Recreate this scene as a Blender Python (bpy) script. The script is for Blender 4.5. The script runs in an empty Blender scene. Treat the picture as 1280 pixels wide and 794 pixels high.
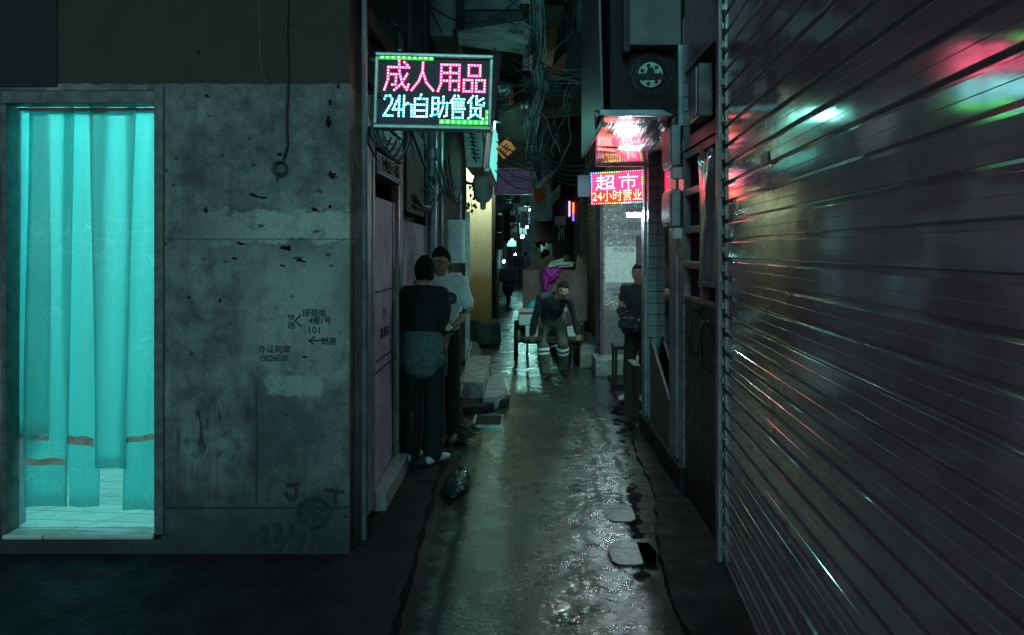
import bpy, bmesh, math, random
from mathutils import Vector, Matrix, Euler, noise
import numpy as np

R = math.radians
SC = bpy.context.scene
COL = SC.collection
rnd = random.Random(7)

# ------------------------------------------------------------------ camera, world, light
H, F = 1.75, 1067.0                      # eye height, focal length in photo pixels
VX, VY = 655.0, 312.0                    # vanishing point of the alley in the photo
cd = bpy.data.cameras.new('camera'); cam = bpy.data.objects.new('camera', cd); COL.objects.link(cam)
cam.location = (0, 0, H); cam.rotation_euler = (R(90), 0, 0)
cd.sensor_width = 36; cd.lens = F / 1280 * 36
cd.shift_x = -(VX - 640) / 1280; cd.shift_y = -(397 - VY) / 1280
cd.clip_start = .05; cd.clip_end = 600
SC.camera = cam

W = bpy.data.worlds.new('World'); SC.world = W; W.use_nodes = True
wt = W.node_tree; bg = wt.nodes['Background']
sky = wt.nodes.new('ShaderNodeTexSky'); sky.sky_type = 'NISHITA'; sky.sun_disc = False
sky.sun_elevation = R(38); sky.sun_rotation = R(195); sky.air_density = 1.5
hsv = wt.nodes.new('ShaderNodeMix'); hsv.data_type = 'RGBA'; hsv.blend_type = 'MULTIPLY'
hsv.inputs[0].default_value = 1.0
hsv.inputs[7].default_value = (.85, .27, .58, 1)       # city glow on a night sky
wt.links.new(sky.outputs[0], hsv.inputs[6]); wt.links.new(hsv.outputs[2], bg.inputs[0])
bg.inputs[1].default_value = .040

sd = bpy.data.lights.new('street_glow', 'SUN'); so = bpy.data.objects.new('street_glow', sd); COL.objects.link(so)
sd.energy = .98; sd.angle = R(24); sd.color = (.12, 1.0, .86)
so.rotation_euler = Vector((.06, .90, -.41)).to_track_quat('-Z', 'Y').to_euler()

SC.view_settings.view_transform = 'Standard'; SC.view_settings.look = 'None'
SC.view_settings.exposure = 0; SC.view_settings.gamma = 1
SC.view_settings.use_curve_mapping = False
SC.cycles.max_bounces = 8; SC.cycles.glossy_bounces = 5; SC.cycles.diffuse_bounces = 4
SC.cycles.sample_clamp_indirect = 4.0
SC.cycles.use_denoising = True; SC.cycles.denoising_prefilter = 'NONE'; SC.cycles.denoising_input_passes = 'RGB_ALBEDO_NORMAL'

def at(x, y, Y):
    return Vector(((x - VX) / F * Y, Y, H - (y - VY) / F * Y))

# ------------------------------------------------------------------ materials
def new_mat(name):
    m = bpy.data.materials.new(name); m.use_nodes = True
    nt = m.node_tree; b = nt.nodes['Principled BSDF']
    return m, nt, b

class G:
    """tiny node-graph helper"""
    def __init__(s, nt): s.nt = nt; s.pos = None
    def n(s, t, **k):
        x = s.nt.nodes.new(t)
        for a, v in k.items(): setattr(x, a, v)
        return x
    def l(s, a, b): s.nt.links.new(a, b)
    def P(s):
        if s.pos is None: s.pos = s.n('ShaderNodeNewGeometry').outputs['Position']
        return s.pos
    def xyz(s):
        x = s.n('ShaderNodeSeparateXYZ'); s.l(s.P(), x.inputs[0]); return x.outputs
    def scaled(s, v):
        x = s.n('ShaderNodeVectorMath', operation='MULTIPLY'); s.l(s.P(), x.inputs[0]); x.inputs[1].default_value = v
        return x.outputs[0]
    def noise(s, scale, detail=5, rough=.6, vec=None, dist=0):
        x = s.n('ShaderNodeTexNoise'); x.inputs['Scale'].default_value = scale
        x.inputs['Detail'].default_value = detail; x.inputs['Roughness'].default_value = rough
        x.inputs['Distortion'].default_value = dist
        s.l(vec if vec is not None else s.P(), x.inputs['Vector']); return x.outputs['Fac']
    def ramp(s, v, a, b, lo=0., hi=1.):
        x = s.n('ShaderNodeMapRange', interpolation_type='SMOOTHSTEP')
        for i, q in zip((1, 2, 3, 4), (a, b, lo, hi)): x.inputs[i].default_value = q
        s.l(v, x.inputs[0]); return x.outputs[0]
    def m(s, op, a, b=0., c=None):
        x = s.n('ShaderNodeMath', operation=op)
        for i, q in enumerate((a, b) if c is None else (a, b, c)):
            if isinstance(q, (int, float)): x.inputs[i].default_value = q
            else: s.l(q, x.inputs[i])
        return x.outputs[0]
    def mix(s, f, a, b):
        x = s.n('ShaderNodeMix', data_type='RGBA')
        for i, q in ((0, f), (6, a), (7, b)):
            if isinstance(q, (int, float)): x.inputs[i].default_value = q
            elif isinstance(q, tuple): x.inputs[i].default_value = (*q, 1)
            else: s.l(q, x.inputs[i])
        return x.outputs[2]
    def bump(s, h, strength, dist=.01, prev=None):
        x = s.n('ShaderNodeBump'); x.inputs['Strength'].default_value = strength; x.inputs['Distance'].default_value = dist
        s.l(h, x.inputs['Height'])
        if prev is not None: s.l(prev, x.inputs['Normal'])
        return x.outputs[0]
    def band(s, v, lo, hi, soft):
        return s.m('MULTIPLY', s.ramp(v, lo - soft, lo + soft), s.ramp(v, hi - soft, hi + soft, 1., 0.))

def mat(name, c1, c2=None, scale=6., rough=.7, metal=0., bump=.15, bscale=70., rough2=None, stretch=None, spec=.5, bdist=.004):
    m, nt, b = new_mat(name); g = G(nt)
    c2 = c2 or tuple(x * .55 for x in c1)
    vec = g.scaled(stretch) if stretch else None
    f = g.ramp(g.noise(scale, 7, .65, vec), .36, .64)
    g.l(g.mix(f, c1, c2), b.inputs['Base Color'])
    b.inputs['Metallic'].default_value = metal; b.inputs['Specular IOR Level'].default_value = spec
    g.l(g.ramp(g.noise(scale * 2.3, 5, .6, vec), .3, .7, rough, rough if rough2 is None else rough2), b.inputs['Roughness'])
    if bump: g.l(g.bump(g.noise(bscale, 4, .6, vec), bump, bdist), b.inputs['Normal'])
    return m

def emit(name, col, strength):
    m, nt, b = new_mat(name)
    if 'core' in name or 'border' in name or 'lettering' in name: m.cycles.emission_sampling = 'NONE'
    b.inputs['Base Color'].default_value = (*[c * .5 for c in col], 1)
    b.inputs['Emission Color'].default_value = (*col, 1); b.inputs['Emission Strength'].default_value = strength
    b.inputs['Roughness'].default_value = .4
    return m

def wall_material():
    m, nt, b = new_mat('stained concrete wall'); g = G(nt)
    x, y, z = g.xyz()
    n1 = g.noise(1.6, 9, .7); n2 = g.noise(9, 6, .65); n3 = g.noise(40, 5, .7)
    st = g.noise(1.0, 8, .72, g.scaled((13, 13, .9)))
    col = g.mix(g.ramp(n1, .33, .68), (.070, .066, .070), (.29, .30, .28))
    col = g.mix(g.m('MULTIPLY', g.ramp(n2, .42, .72), .8), col, (.06, .056, .06))
    col = g.mix(g.m('MULTIPLY', g.ramp(st, .47, .72), .7), col, (.07, .068, .07))
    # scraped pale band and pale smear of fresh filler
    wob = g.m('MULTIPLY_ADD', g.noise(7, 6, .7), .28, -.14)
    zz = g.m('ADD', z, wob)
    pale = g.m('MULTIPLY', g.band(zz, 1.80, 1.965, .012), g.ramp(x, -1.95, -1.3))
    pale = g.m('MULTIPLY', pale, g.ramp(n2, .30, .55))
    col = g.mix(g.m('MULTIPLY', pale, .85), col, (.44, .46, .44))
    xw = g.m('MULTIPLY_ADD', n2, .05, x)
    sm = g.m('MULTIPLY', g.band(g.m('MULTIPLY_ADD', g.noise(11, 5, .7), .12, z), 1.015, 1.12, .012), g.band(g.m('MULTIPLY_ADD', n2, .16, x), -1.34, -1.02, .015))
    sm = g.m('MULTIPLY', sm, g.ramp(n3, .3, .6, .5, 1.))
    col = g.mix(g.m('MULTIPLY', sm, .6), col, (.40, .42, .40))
    lit_patch = g.m('MULTIPLY', g.band(z, 1.22, 1.72, .16), g.band(xw, -1.45, -.98, .12))  # pool of light on the wall, painted as a paler patch
    col = g.mix(g.m('MULTIPLY', g.m('MULTIPLY', lit_patch, g.ramp(n2, .3, .6)), .65), col, (.42, .43, .41))
    # scribbled soot marks
    sc = g.m('MULTIPLY', g.m('MULTIPLY', g.band(z, .62, .93, .1), g.band(x, -1.92, -1.50, .08)), g.ramp(g.noise(14, 6, .7, g.scaled((1, 1, .35)), 1.2), .5, .62))
    col = g.mix(g.m('MULTIPLY', sc, .9), col, (.018, .016, .018))
    # chips and holes
    vo = g.n('ShaderNodeTexVoronoi'); vo.inputs['Scale'].default_value = 7; g.l(g.scaled((1, 1, 1.6)), vo.inputs['Vector'])
    hole = g.m('MULTIPLY', g.ramp(g.m('MULTIPLY_ADD', n3, .30, vo.outputs['Distance']), .20, .30, 1, 0), g.ramp(g.noise(3.1, 2), .50, .56))
    spk = g.m('MULTIPLY', g.ramp(g.noise(55, 3, .5), .66, .70), g.ramp(n1, .4, .6, 1, .2))
    hole = g.m('MAXIMUM', hole, spk)
    col = g.mix(g.m('MULTIPLY', hole, .9), col, (.025, .022, .025))
    # construction joints
    jn = g.m('MULTIPLY_ADD', n3, .006, -.003)
    def line(v, at_, w): return g.ramp(g.m('ABSOLUTE', g.m('SUBTRACT', g.m('ADD', v, jn), at_)), w, w * 1.8, 1, 0)
    j1 = g.m('MULTIPLY', line(x, -1.463, .004), g.band(z, .34, 1.0, .03))
    j2 = g.m('MULTIPLY', line(z, .335, .005), g.ramp(x, -1.96, -1.95))
    j3 = g.m('MULTIPLY', line(z, 1.805, .003), g.ramp(x, -1.96, -1.95))
    jj = g.m('MAXIMUM', g.m('MAXIMUM', j1, j2), g.m('MULTIPLY', j3, .6))
    col = g.mix(g.m('MULTIPLY', jj, .85), col, (.03, .03, .03))
    col = g.mix(g.m('MULTIPLY', g.ramp(g.noise(130, 3, .7), .46, .64), .45), col, (.05, .045, .05))
    grime_and_shade = g.ramp(g.m('MULTIPLY_ADD', g.noise(3, 7, .7), .5, z), 1.05, .34)  # grime that also paints the light fading towards the wall foot
    col = g.mix(g.m('MULTIPLY', grime_and_shade, .86), col, (.016, .013, .016))
    # older dark paint higher up the wall
    zu = g.m('MULTIPLY_ADD', g.noise(16, 5, .65, g.scaled((1, 1, .2))), .035, z)
    up = g.ramp(zu, 2.668, 2.676)
    col = g.mix(up, col, g.mix(g.ramp(n1, .3, .7), (.034, .026, .022), (.052, .041, .034)))
    g.l(col, b.inputs['Base Color']); b.inputs['Roughness'].default_value = .85
    h = g.m('SUBTRACT', g.m('MULTIPLY_ADD', n2, .5, n3), g.m('ADD', hole, jj))
    h = g.m('ADD', h, g.m('MULTIPLY', up, -1.2))
    g.l(g.bump(h, .55, .008), b.inputs['Normal'])
    return m

def road_material():
    m, nt, b = new_mat('wet worn concrete road'); g = G(nt)
    x, y, z = g.xyz()
    # old casting seam runs slantwise up the alley: smooth slab to its left, rough wet patching to its right
    sx = g.m('SUBTRACT', x, g.m('MULTIPLY_ADD', y, .0935, -.335))
    sxn = g.m('MULTIPLY_ADD', g.noise(5, 5, .7), .06, g.m('SUBTRACT', sx, .03))
    right = g.ramp(g.m('MULTIPLY_ADD', g.noise(9, 6, .75), .5, g.m('SUBTRACT', sx, .25)), -.10, .16)
    seam = g.ramp(g.m('ABSOLUTE', sxn), .004, .012, 1, 0)
    n1 = g.noise(1.7, 7, .65); n2 = g.noise(26, 6, .7); n4 = g.noise(7, 6, .7)
    fine = g.noise(90, 2, .6); crk = g.noise(21, 4, .6, g.scaled((.75, 1.5, 1)), .4)
    col = g.mix(g.ramp(n1, .35, .65), (.020, .024, .021), (.046, .052, .047))
    col = g.mix(g.m('MULTIPLY', right, .75), col, (.026, .026, .028))
    col = g.mix(g.m('MULTIPLY', g.ramp(n4, .5, .8), .6), col, (.022, .022, .022))
    col = g.mix(g.m('MULTIPLY', seam, .45), col, (.13, .13, .13))
    # black silt in the broken gutter along the right edge
    e_ = g.m('SUBTRACT', x, g.m('MULTIPLY_ADD', y, .075, .345))
    gut = g.m('MULTIPLY', g.ramp(g.m('ABSOLUTE', g.m('ADD', e_, g.m('MULTIPLY_ADD', g.noise(4.5, 5, .7), .30, -.12))), .035, .055, 1, 0), g.ramp(g.noise(2.1, 4, .7), .44, .50))
    gut = g.m('MULTIPLY', gut, g.band(y, 4.4, 9.8, .2))
    col = g.mix(gut, col, (.006, .005, .006))
    # silt and grime gathered along both gutters
    en = g.m('MULTIPLY_ADD', g.noise(5.5, 6, .7), .40, -.20)
    silt = g.m('MAXIMUM', g.ramp(g.m('ADD', e_, en), -.16, .03), g.ramp(g.m('ADD', g.m('MULTIPLY_ADD', y, .018, x), en), -.30, -.46))
    silt = g.m('MULTIPLY', silt, g.band(y, 1.0, 11.5, 1.))
    col = g.mix(g.m('MULTIPLY', silt, .85), col, (.010, .008, .010))
    g.l(col, b.inputs['Base Color'])
    wet = g.ramp(n1, .50, .62)
    lr = g.m('SUBTRACT', g.ramp(n4, .3, .7, .36, .25), g.m('MULTIPLY', wet, .12))
    rr = g.m('ADD', g.m('MULTIPLY', g.m('SUBTRACT', 1., right), lr), g.m('MULTIPLY', right, g.ramp(n4, .3, .7, .33, .23)))
    rr = g.m('MAXIMUM', rr, g.m('MULTIPLY', g.m('MAXIMUM', gut, g.m('MULTIPLY', silt, .75)), .8))
    g.l(rr, b.inputs['Roughness'])
    g.l(g.m('MULTIPLY_ADD', g.m('MAXIMUM', gut, g.m('MULTIPLY', silt, .8)), -.85, .9), b.inputs['Specular IOR Level'])
    g.l(g.m('MULTIPLY', g.m('MULTIPLY', right, g.m('SUBTRACT', 1., g.m('MAXIMUM', gut, silt))), .7), b.inputs['Coat Weight']); b.inputs['Coat Roughness'].default_value = .20
    hr = g.m('ADD', g.m('MULTIPLY', crk, 1.0), g.m('MULTIPLY', g.noise(11, 3, .6, None, .6), 1.6))
    hr = g.m('ADD', hr, g.m('MULTIPLY', fine, .02))
    flat = g.ramp(g.noise(1.9, 4, .6), .56, .66, 1., .25)
    h = g.m('MULTIPLY', g.m('MULTIPLY', hr, flat), right)
    h = g.m('ADD', h, g.m('MULTIPLY', g.m('SUBTRACT', 1., right), g.m('MULTIPLY_ADD', fine, .12, g.m('ADD', g.m('MULTIPLY', n2, .6), g.m('MULTIPLY', crk, .5)))))
    nm = g.bump(h, 1.0, .0078)
    g.l(nm, b.inputs['Normal']); g.l(nm, b.inputs['Coat Normal'])
    return m

def shutter_material():
    m, nt, b = new_mat('grey steel shutter'); g = G(nt)
    s1 = g.noise(1.0, 7, .7, g.scaled((1, .8, 14))); s2 = g.noise(1.0, 6, .7, g.scaled((4, 4, 4)))
    s3 = g.noise(1.0, 4, .6, g.scaled((1, 6, 160)))
    vs = g.noise(1.0, 5, .7, g.scaled((1, 10, .5)))
    col = g.mix(g.ramp(s2, .3, .7), (.56, .62, .58), (.41, .46, .43))
    col = g.mix(g.m('MULTIPLY', g.ramp(vs, .5, .8), .3), col, (.14, .14, .135))
    g.l(col, b.inputs['Base Color'])
    b.inputs['Metallic'].default_value = .52
    r = g.m('ADD', g.ramp(s2, .3, .75, .06, .13), g.m('MULTIPLY', g.ramp(s3, .6, .75), .10))
    g.l(r, b.inputs['Roughness'])
    h = g.m('ADD', g.m('MULTIPLY', s1, .12), g.m('MULTIPLY', g.noise(1.0, 2, .5, g.scaled((2, 2.0, 3))), 2.0))
    g.l(g.bump(h, .10, .008), b.inputs['Normal'])
    return m

def strip_material():
    m, nt, b = new_mat('frosted plastic strip'); g = G(nt)
    vo = g.n('ShaderNodeTexVoronoi', feature='DISTANCE_TO_EDGE'); vo.inputs['Scale'].default_value = 15; vo.inputs['Randomness'].default_value = .62
    g.l(g.scaled((1, .05, 1)), vo.inputs['Vector'])
    patch = g.ramp(g.noise(2.6, 3, .5), .40, .58)
    edge = g.m('MULTIPLY', g.ramp(vo.outputs['Distance'], .012, .035, 1, 0), g.m('MULTIPLY_ADD', patch, .55, .08))
    dirt = g.m('MAXIMUM', g.ramp(g.noise(5, 7, .7), .52, .8), g.m('MULTIPLY', g.ramp(g.noise(1.0, 6, .7, g.scaled((11, 11, .7))), .45, .75), .9))
    col = g.mix(g.m('MULTIPLY', dirt, .30), (.34, .80, .80), (.30, .52, .48))
    col = g.mix(edge, col, (.80, .98, .97))
    tr = g.n('ShaderNodeBsdfTranslucent'); g.l(col, tr.inputs['Color'])
    df = g.n('ShaderNodeBsdfDiffuse'); g.l(col, df.inputs['Color'])
    gl = g.n('ShaderNodeBsdfGlossy'); gl.inputs['Roughness'].default_value = .25
    tp = g.n('ShaderNodeBsdfTransparent'); tp.inputs['Color'].default_value = (.9, 1, .98, 1)
    a = g.n('ShaderNodeMixShader'); a.inputs[0].default_value = .12; g.l(tr.outputs[0], a.inputs[1]); g.l(df.outputs[0], a.inputs[2])
    c = g.n('ShaderNodeMixShader'); c.inputs[0].default_value = .08; g.l(a.outputs[0], c.inputs[1]); g.l(tp.outputs[0], c.inputs[2])
    e = g.n('ShaderNodeMixShader'); e.inputs[0].default_value = .08; g.l(c.outputs[0], e.inputs[1]); g.l(gl.outputs[0], e.inputs[2])
    g.l(e.outputs[0], nt.nodes['Material Output'].inputs['Surface'])
    return m

def foil_material():
    m, nt, b = new_mat('crinkled mirror film'); g = G(nt)
    b.inputs['Base Color'].default_value = (.62, .58, .64, 1); b.inputs['Metallic'].default_value = 1; b.inputs['Roughness'].default_value = .14
    h = g.m('ADD', g.noise(1.6, 1, .4, None, .5), g.m('MULTIPLY', g.noise(1.0, 2, .5, g.scaled((16, .8, 1))), .06))
    g.l(g.bump(h, .55, .16), b.inputs['Normal'])
    return m

def dotted_material():
    m, nt, b = new_mat('dotted privacy film door'); g = G(nt)
    vo = g.n('ShaderNodeTexVoronoi'); vo.inputs['Scale'].default_value = 17; vo.inputs['Randomness'].default_value = .75
    g.l(g.scaled((1, .01, 1)), vo.inputs['Vector'])
    d = g.ramp(vo.outputs['Distance'], .17, .24, 1, 0)
    n = g.noise(22, 6, .7)
    col = g.mix(g.ramp(n, .35, .65), (.22, .21, .23), (.44, .44, .44))
    col = g.mix(g.m('MULTIPLY', d, g.ramp(g.noise(2.5, 3), .35, .5)), col, (.95, 1., .98))
    x, y, z = g.xyz()
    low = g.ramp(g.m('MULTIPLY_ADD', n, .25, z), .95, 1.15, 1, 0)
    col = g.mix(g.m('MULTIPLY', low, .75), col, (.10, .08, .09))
    g.l(col, b.inputs['Base Color']); b.inputs['Roughness'].default_value = .45
    return m

def tile_material(name, c1, c2, axis='YZ', w=.10, h=.10, rough=.25):
    m, nt, b = new_mat(name); g = G(nt)
    br = g.n('ShaderNodeTexBrick'); br.offset = 0
    x, y, z = g.xyz(); cb = g.n('ShaderNodeCombineXYZ')
    if axis == 'YZ': g.l(y, cb.inputs[0]); g.l(z, cb.inputs[1])
    elif axis == 'XZ': g.l(x, cb.inputs[0]); g.l(z, cb.inputs[1])
    else:
        g.l(g.m('ADD', x, g.m('MULTIPLY', y, -.9)), cb.inputs[0]); g.l(g.m('ADD', y, g.m('MULTIPLY', x, 0.1)), cb.inputs[1])
    g.l(cb.outputs[0], br.inputs['Vector'])
    br.inputs['Scale'].default_value = 1; br.inputs['Brick Width'].default_value = w; br.inputs['Row Height'].default_value = h
    br.inputs['Mortar Size'].default_value = .004; br.inputs['Mortar'].default_value = (.03, .03, .03, 1)
    br.inputs['Color1'].default_value = (*c1, 1); br.inputs['Color2'].default_value = (*c2, 1)
    d = g.ramp(g.noise(9, 7, .7), .45, .7)
    g.l(g.mix(g.m('MULTIPLY', d, .5), br.outputs['Color'], tuple(v * .35 for v in c1)), b.inputs['Base Color'])
    b.inputs['Roughness'].default_value = rough
    g.l(g.bump(br.outputs['Fac'], -.4, .004), b.inputs['Normal'])
    return m

def yellow_wall_material():
    m, nt, b = new_mat('cream and ochre rendered wall'); g = G(nt)
    x, y, z = g.xyz(); n = g.noise(3.5, 8, .7); n2 = g.noise(14, 6, .7)
    zz = g.m('MULTIPLY_ADD', n, .6, z)
    col = g.mix(g.ramp(zz, 1.42, 1.62), (.46, .33, .15), (.60, .59, .45))
    col = g.mix(g.m('MULTIPLY', g.ramp(n2, .52, .72), .6), col, (.18, .15, .09))
    col = g.mix(g.ramp(zz, .75, .35), (0, 0, 0), (0, 0, 0)) if False else col
    g.l(col, b.inputs['Base Color']); b.inputs['Roughness'].default_value = .8
    g.l(g.bump(n2, .4, .01), b.inputs['Normal'])
    return m

MT = dict(
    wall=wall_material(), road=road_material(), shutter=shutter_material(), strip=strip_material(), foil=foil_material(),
    dotted=dotted_material(), yellow=yellow_wall_material(),
    plaster=mat('grimy plaster', (.20, .19, .20), (.10, .095, .10), 2.5, .85, bump=.35),
    plaster_dark=mat('sooty plaster', (.075, .07, .075), (.035, .03, .035), 3, .85, bump=.35),
    plaster_violet=mat('pale lilac plaster', (.42, .40, .46), (.24, .22, .27), 3, .75, bump=.3),
    concrete=mat('grey step concrete', (.34, .34, .31), (.17, .17, .16), 7, .7, bump=.5, bscale=45),
    kerb=mat('dark damp kerb concrete', (.024, .020, .023), (.009, .007, .009), 3.2, .85, rough2=.6, spec=.25, bump=.9, bscale=26, bdist=.014),
    steel=mat('brushed steel', (.42, .44, .45), (.25, .26, .27), 10, .35, .85, bump=.08),
    alu=mat('blue grey aluminium', (.35, .40, .45), (.20, .24, .28), 5, .40, .55, bump=.1),
    dark_metal=mat('dark painted metal', (.045, .043, .046), (.02, .02, .02), 9, .45, .4, bump=.2),
    rust=mat('rusty iron', (.10, .055, .035), (.04, .03, .028), 14, .8, .2, bump=.4),
    gate=mat('dark brown gate steel', (.062, .047, .046), (.028, .022, .022), 5, .33, .45, rough2=.5, bump=.15),
    gate_frame=mat('worn gate frame steel', (.30, .27, .28), (.16, .13, .14), 6, .36, .6, bump=.15),
    white_panel=mat('dirty white door panel with lilac light tint', (.66, .62, .76), (.46, .42, .54), 3, .55, rough2=.7, bump=.1),  # lilac tint stands in for coloured light on a white panel
    paper=mat('faded paper', (.62, .60, .55), (.45, .42, .36), 8, .8, bump=.15),
    orange=mat('orange printed card', (1.0, .13, .01), (.7, .09, .01), 12, .7, bump=.1),
    card=mat('damp brown cardboard', (.20, .12, .08), (.11, .07, .05), 5, .85, bump=.3),
    card_red=mat('red brown cardboard', (.24, .13, .125), (.14, .08, .08), 4, .85, bump=.25),
    foam=mat('white polystyrene foam', (.75, .78, .77), (.6, .62, .62), 20, .7, bump=.3),
    white_plastic=mat('white plastic', (.66, .68, .67), (.5, .52, .5), 6, .4, bump=.05),
    magenta=mat('magenta plastic bag', (.60, .03, .42), (.36, .02, .26), 9, .35, bump=.7, bscale=22, bdist=.02),
    cyan=mat('cyan plastic bag', (.05, .55, .60), (.03, .40, .45), 9, .35, bump=.6, bscale=22, bdist=.02),
    plum=mat('plum woven sack', (.16, .09, .12), (.08, .045, .06), 12, .5, bump=.8, bscale=26, bdist=.02),
    red=mat('red plastic', (.55, .07, .04), None, 9, .5),
    rubber=mat('black rubber', (.018, .018, .018), None, 9, .6),
    wire=mat('black cable', (.02, .02, .022), (.035, .035, .035), 9, .45, bump=0),
    wire_grey=mat('grey cable', (.20, .21, .21), (.10, .10, .10), 9, .45, bump=0),
    ink=mat('black ink', (.012, .012, .012), None, 9, .8, bump=0),
    ink_faded=mat('faded black spray paint', (.010, .009, .010), (.030, .028, .030), 22, .85, bump=0),
    ink_violet=mat('faded violet print', (.12, .04, .12), (.22, .13, .22), 15, .7, bump=0),
    ink_blue=mat('blue print', (.10, .38, .42), None, 9, .7, bump=0),
    tape=mat('brown packing tape', (.52, .46, .38), (.36, .30, .24), 20, .4, bump=.3),
    sheet=mat('weathered corrugated sheet', (.48, .46, .40), (.22, .20, .18), 2.5, .7, .2, bump=.3, stretch=(1, 1, 1)),
    timber=mat('wet dark timber', (.10, .085, .07), (.045, .038, .03), 1, .55, bump=.4, stretch=(4, 30, 4)),
    tile=tile_material('blue grey wall tile', (.26, .31, .35), (.22, .27, .31), 'YZ', .12, .105),
    tile_x=tile_material('blue grey facing tile', (.26, .31, .35), (.22, .27, .31), 'XZ', .12, .105),
    floor_tile=tile_material('pale plank floor tile', (.50, .52, .50), (.38, .40, .39), 'XY', .62, .16, .3),
    room=mat('white room wall', (.75, .78, .77), (.65, .68, .67), 2, .7, bump=.05),
    stone=mat('rough stone', (.20, .19, .17), (.10, .095, .09), 6, .75, bump=.6, bscale=20, bdist=.02),
    broom=mat('brown broom bristle', (.085, .06, .04), (.035, .025, .018), 40, .9, bump=1, bscale=90),
    led_board=mat('led backing with purple glow tint', (.030, .012, .045), (.020, .009, .032), 9, .55, bump=.1),  # purple in the colour stands in for led glow on the board
    sign_purple=mat('deep violet sign board', (.46, .08, .34), (.36, .06, .27), 3, .55, bump=.1),
    skin=mat('skin', (.46, .27, .20), (.40, .22, .16), 30, .5, bump=.05),
    hair=mat('black hair', (.010, .009, .009), (.02, .017, .016), 60, .8, bump=1, bscale=160, stretch=(1, 1, .3), spec=.12),
    lips=mat('lips', (.30, .12, .10), None, 9, .5, bump=0),
    black_cloth=mat('black cloth', (.014, .012, .014), (.009, .008, .009), 12, .85, bump=.5, bscale=16, bdist=.02),
    white_cloth=mat('white cotton', (.80, .79, .82), (.70, .69, .74), 5, .85, bump=.5, bscale=13, bdist=.018),
    denim=mat('grey blue denim', (.15, .155, .165), (.085, .09, .10), 30, .9, bump=.9, bscale=17, bdist=.03),
    olive=mat('olive work cloth', (.115, .11, .092), (.07, .068, .055), 8, .85, bump=.8, bscale=14, bdist=.03),
    camo=mat('dark mottled jacket cloth', (.016, .018, .024), (.075, .08, .10), 11, .8, bump=.7, bscale=16, bdist=.025),
    reflect=mat('silver reflective tape', (.85, .88, .87), (.75, .78, .78), 9, .35, bump=.05),
    grey_cloth=mat('charcoal coat cloth', (.035, .034, .038), (.022, .021, .024), 9, .85, bump=.7, bscale=15, bdist=.025),
    shoe_white=mat('pale shoe leather', (.62, .58, .58), (.48, .44, .44), 8, .5),
    shoe_dark=mat('dark shoe', (.03, .028, .028), None, 8, .6),
)

def glass_material():
    m, nt, b = new_mat('dark shop glass'); g = G(nt)
    b.inputs['Base Color'].default_value = (.030, .026, .024, 1); b.inputs['Metallic'].default_value = 0
    b.inputs['Roughness'].default_value = .05; b.inputs['Specular IOR Level'].default_value = 1.0; b.inputs['IOR'].default_value = 1.9
    g.l(g.bump(g.noise(3, 3), .10, .012), b.inputs['Normal'])
    return m
MT['glass'] = glass_material()
def clear_plastic():
    m, nt, b = new_mat('clear wrinkled plastic'); g = G(nt)
    b.inputs['Base Color'].default_value = (.035, .038, .04, 1); b.inputs['Roughness'].default_value = .08
    b.inputs['Transmission Weight'].default_value = .15; b.inputs['IOR'].default_value = 1.35
    g.l(g.bump(g.noise(9, 3, .5, None, 1.2), .6, .03), b.inputs['Normal'])
    return m
MT['clear'] = clear_plastic()

# ------------------------------------------------------------------ mesh helpers
BASE = {}
def thing(name, label, cat, loc=(0, 0, 0), group=None):
    o = bpy.data.objects.new(name, None); COL.objects.link(o); o.empty_display_size = .1
    o.location = loc; o['label'] = label; o['category'] = cat
    if group: o['group'] = group
    BASE[o] = Vector(loc)
    return o
def tag(o, label, cat, group=None):
    o['label'] = label; o['category'] = cat
    if group: o['group'] = group
    return o
def obj(name, bm, m, parent=None, smooth=False, bevel=0, recalc=True):
    me = bm
    if isinstance(bm, bmesh.types.BMesh):
        if recalc: bmesh.ops.recalc_face_normals(bm, faces=bm.faces)
        me = bpy.data.meshes.new(name); bm.to_mesh(me); bm.free()
    b = BASE.get(parent, Vector((0, 0, 0)))
    if parent is not None: me.transform(Matrix.Translation(-b))
    ms = m if isinstance(m, (list, tuple)) else [m]
    if len(me.materials) == 0:
        for q in ms: me.materials.append(q if not isinstance(q, str) else MT[q])
    if smooth:
        for p in me.polygons: p.use_smooth = True
    o = bpy.data.objects.new(name, me); COL.objects.link(o)
    if parent is not None: o.parent = parent; BASE[o] = b
    if bevel:
        md = o.modifiers.new('edge', 'BEVEL'); md.width = bevel; md.segments = 2; md.limit_method = 'ANGLE'
    return o
def solo(name, label, cat, bm, m, loc, group=None, **k):
    """a thing that is one mesh, with its origin at its base"""
    e = Vector(loc)
    if isinstance(bm, bmesh.types.BMesh):
        bmesh.ops.recalc_face_normals(bm, faces=bm.faces)
        bmesh.ops.translate(bm, verts=bm.verts, vec=-e)
    else: bm.transform(Matrix.Translation(-e))
    o = obj(name, bm, m, None, recalc=False, **k); o.location = e
    return tag(o, label, cat, group)
def struct(name, bm, m, **k):
    o = obj(name, bm, m, None, **k); o['kind'] = 'structure'; return o
def B(): return bmesh.new()
def box(bm, x0, x1, y0, y1, z0, z1):
    v = [bm.verts.new((x, y, z)) for x in (x0, x1) for y in (y0, y1) for z in (z0, z1)]
    for f in ((0, 1, 3, 2), (4, 6, 7, 5), (0, 4, 5, 1), (2, 3, 7, 6), (0, 2, 6, 4), (1, 5, 7, 3)):
        bm.faces.new([v[i] for i in f])
    return bm
def bx(*a): return box(B(), *a)
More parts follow.
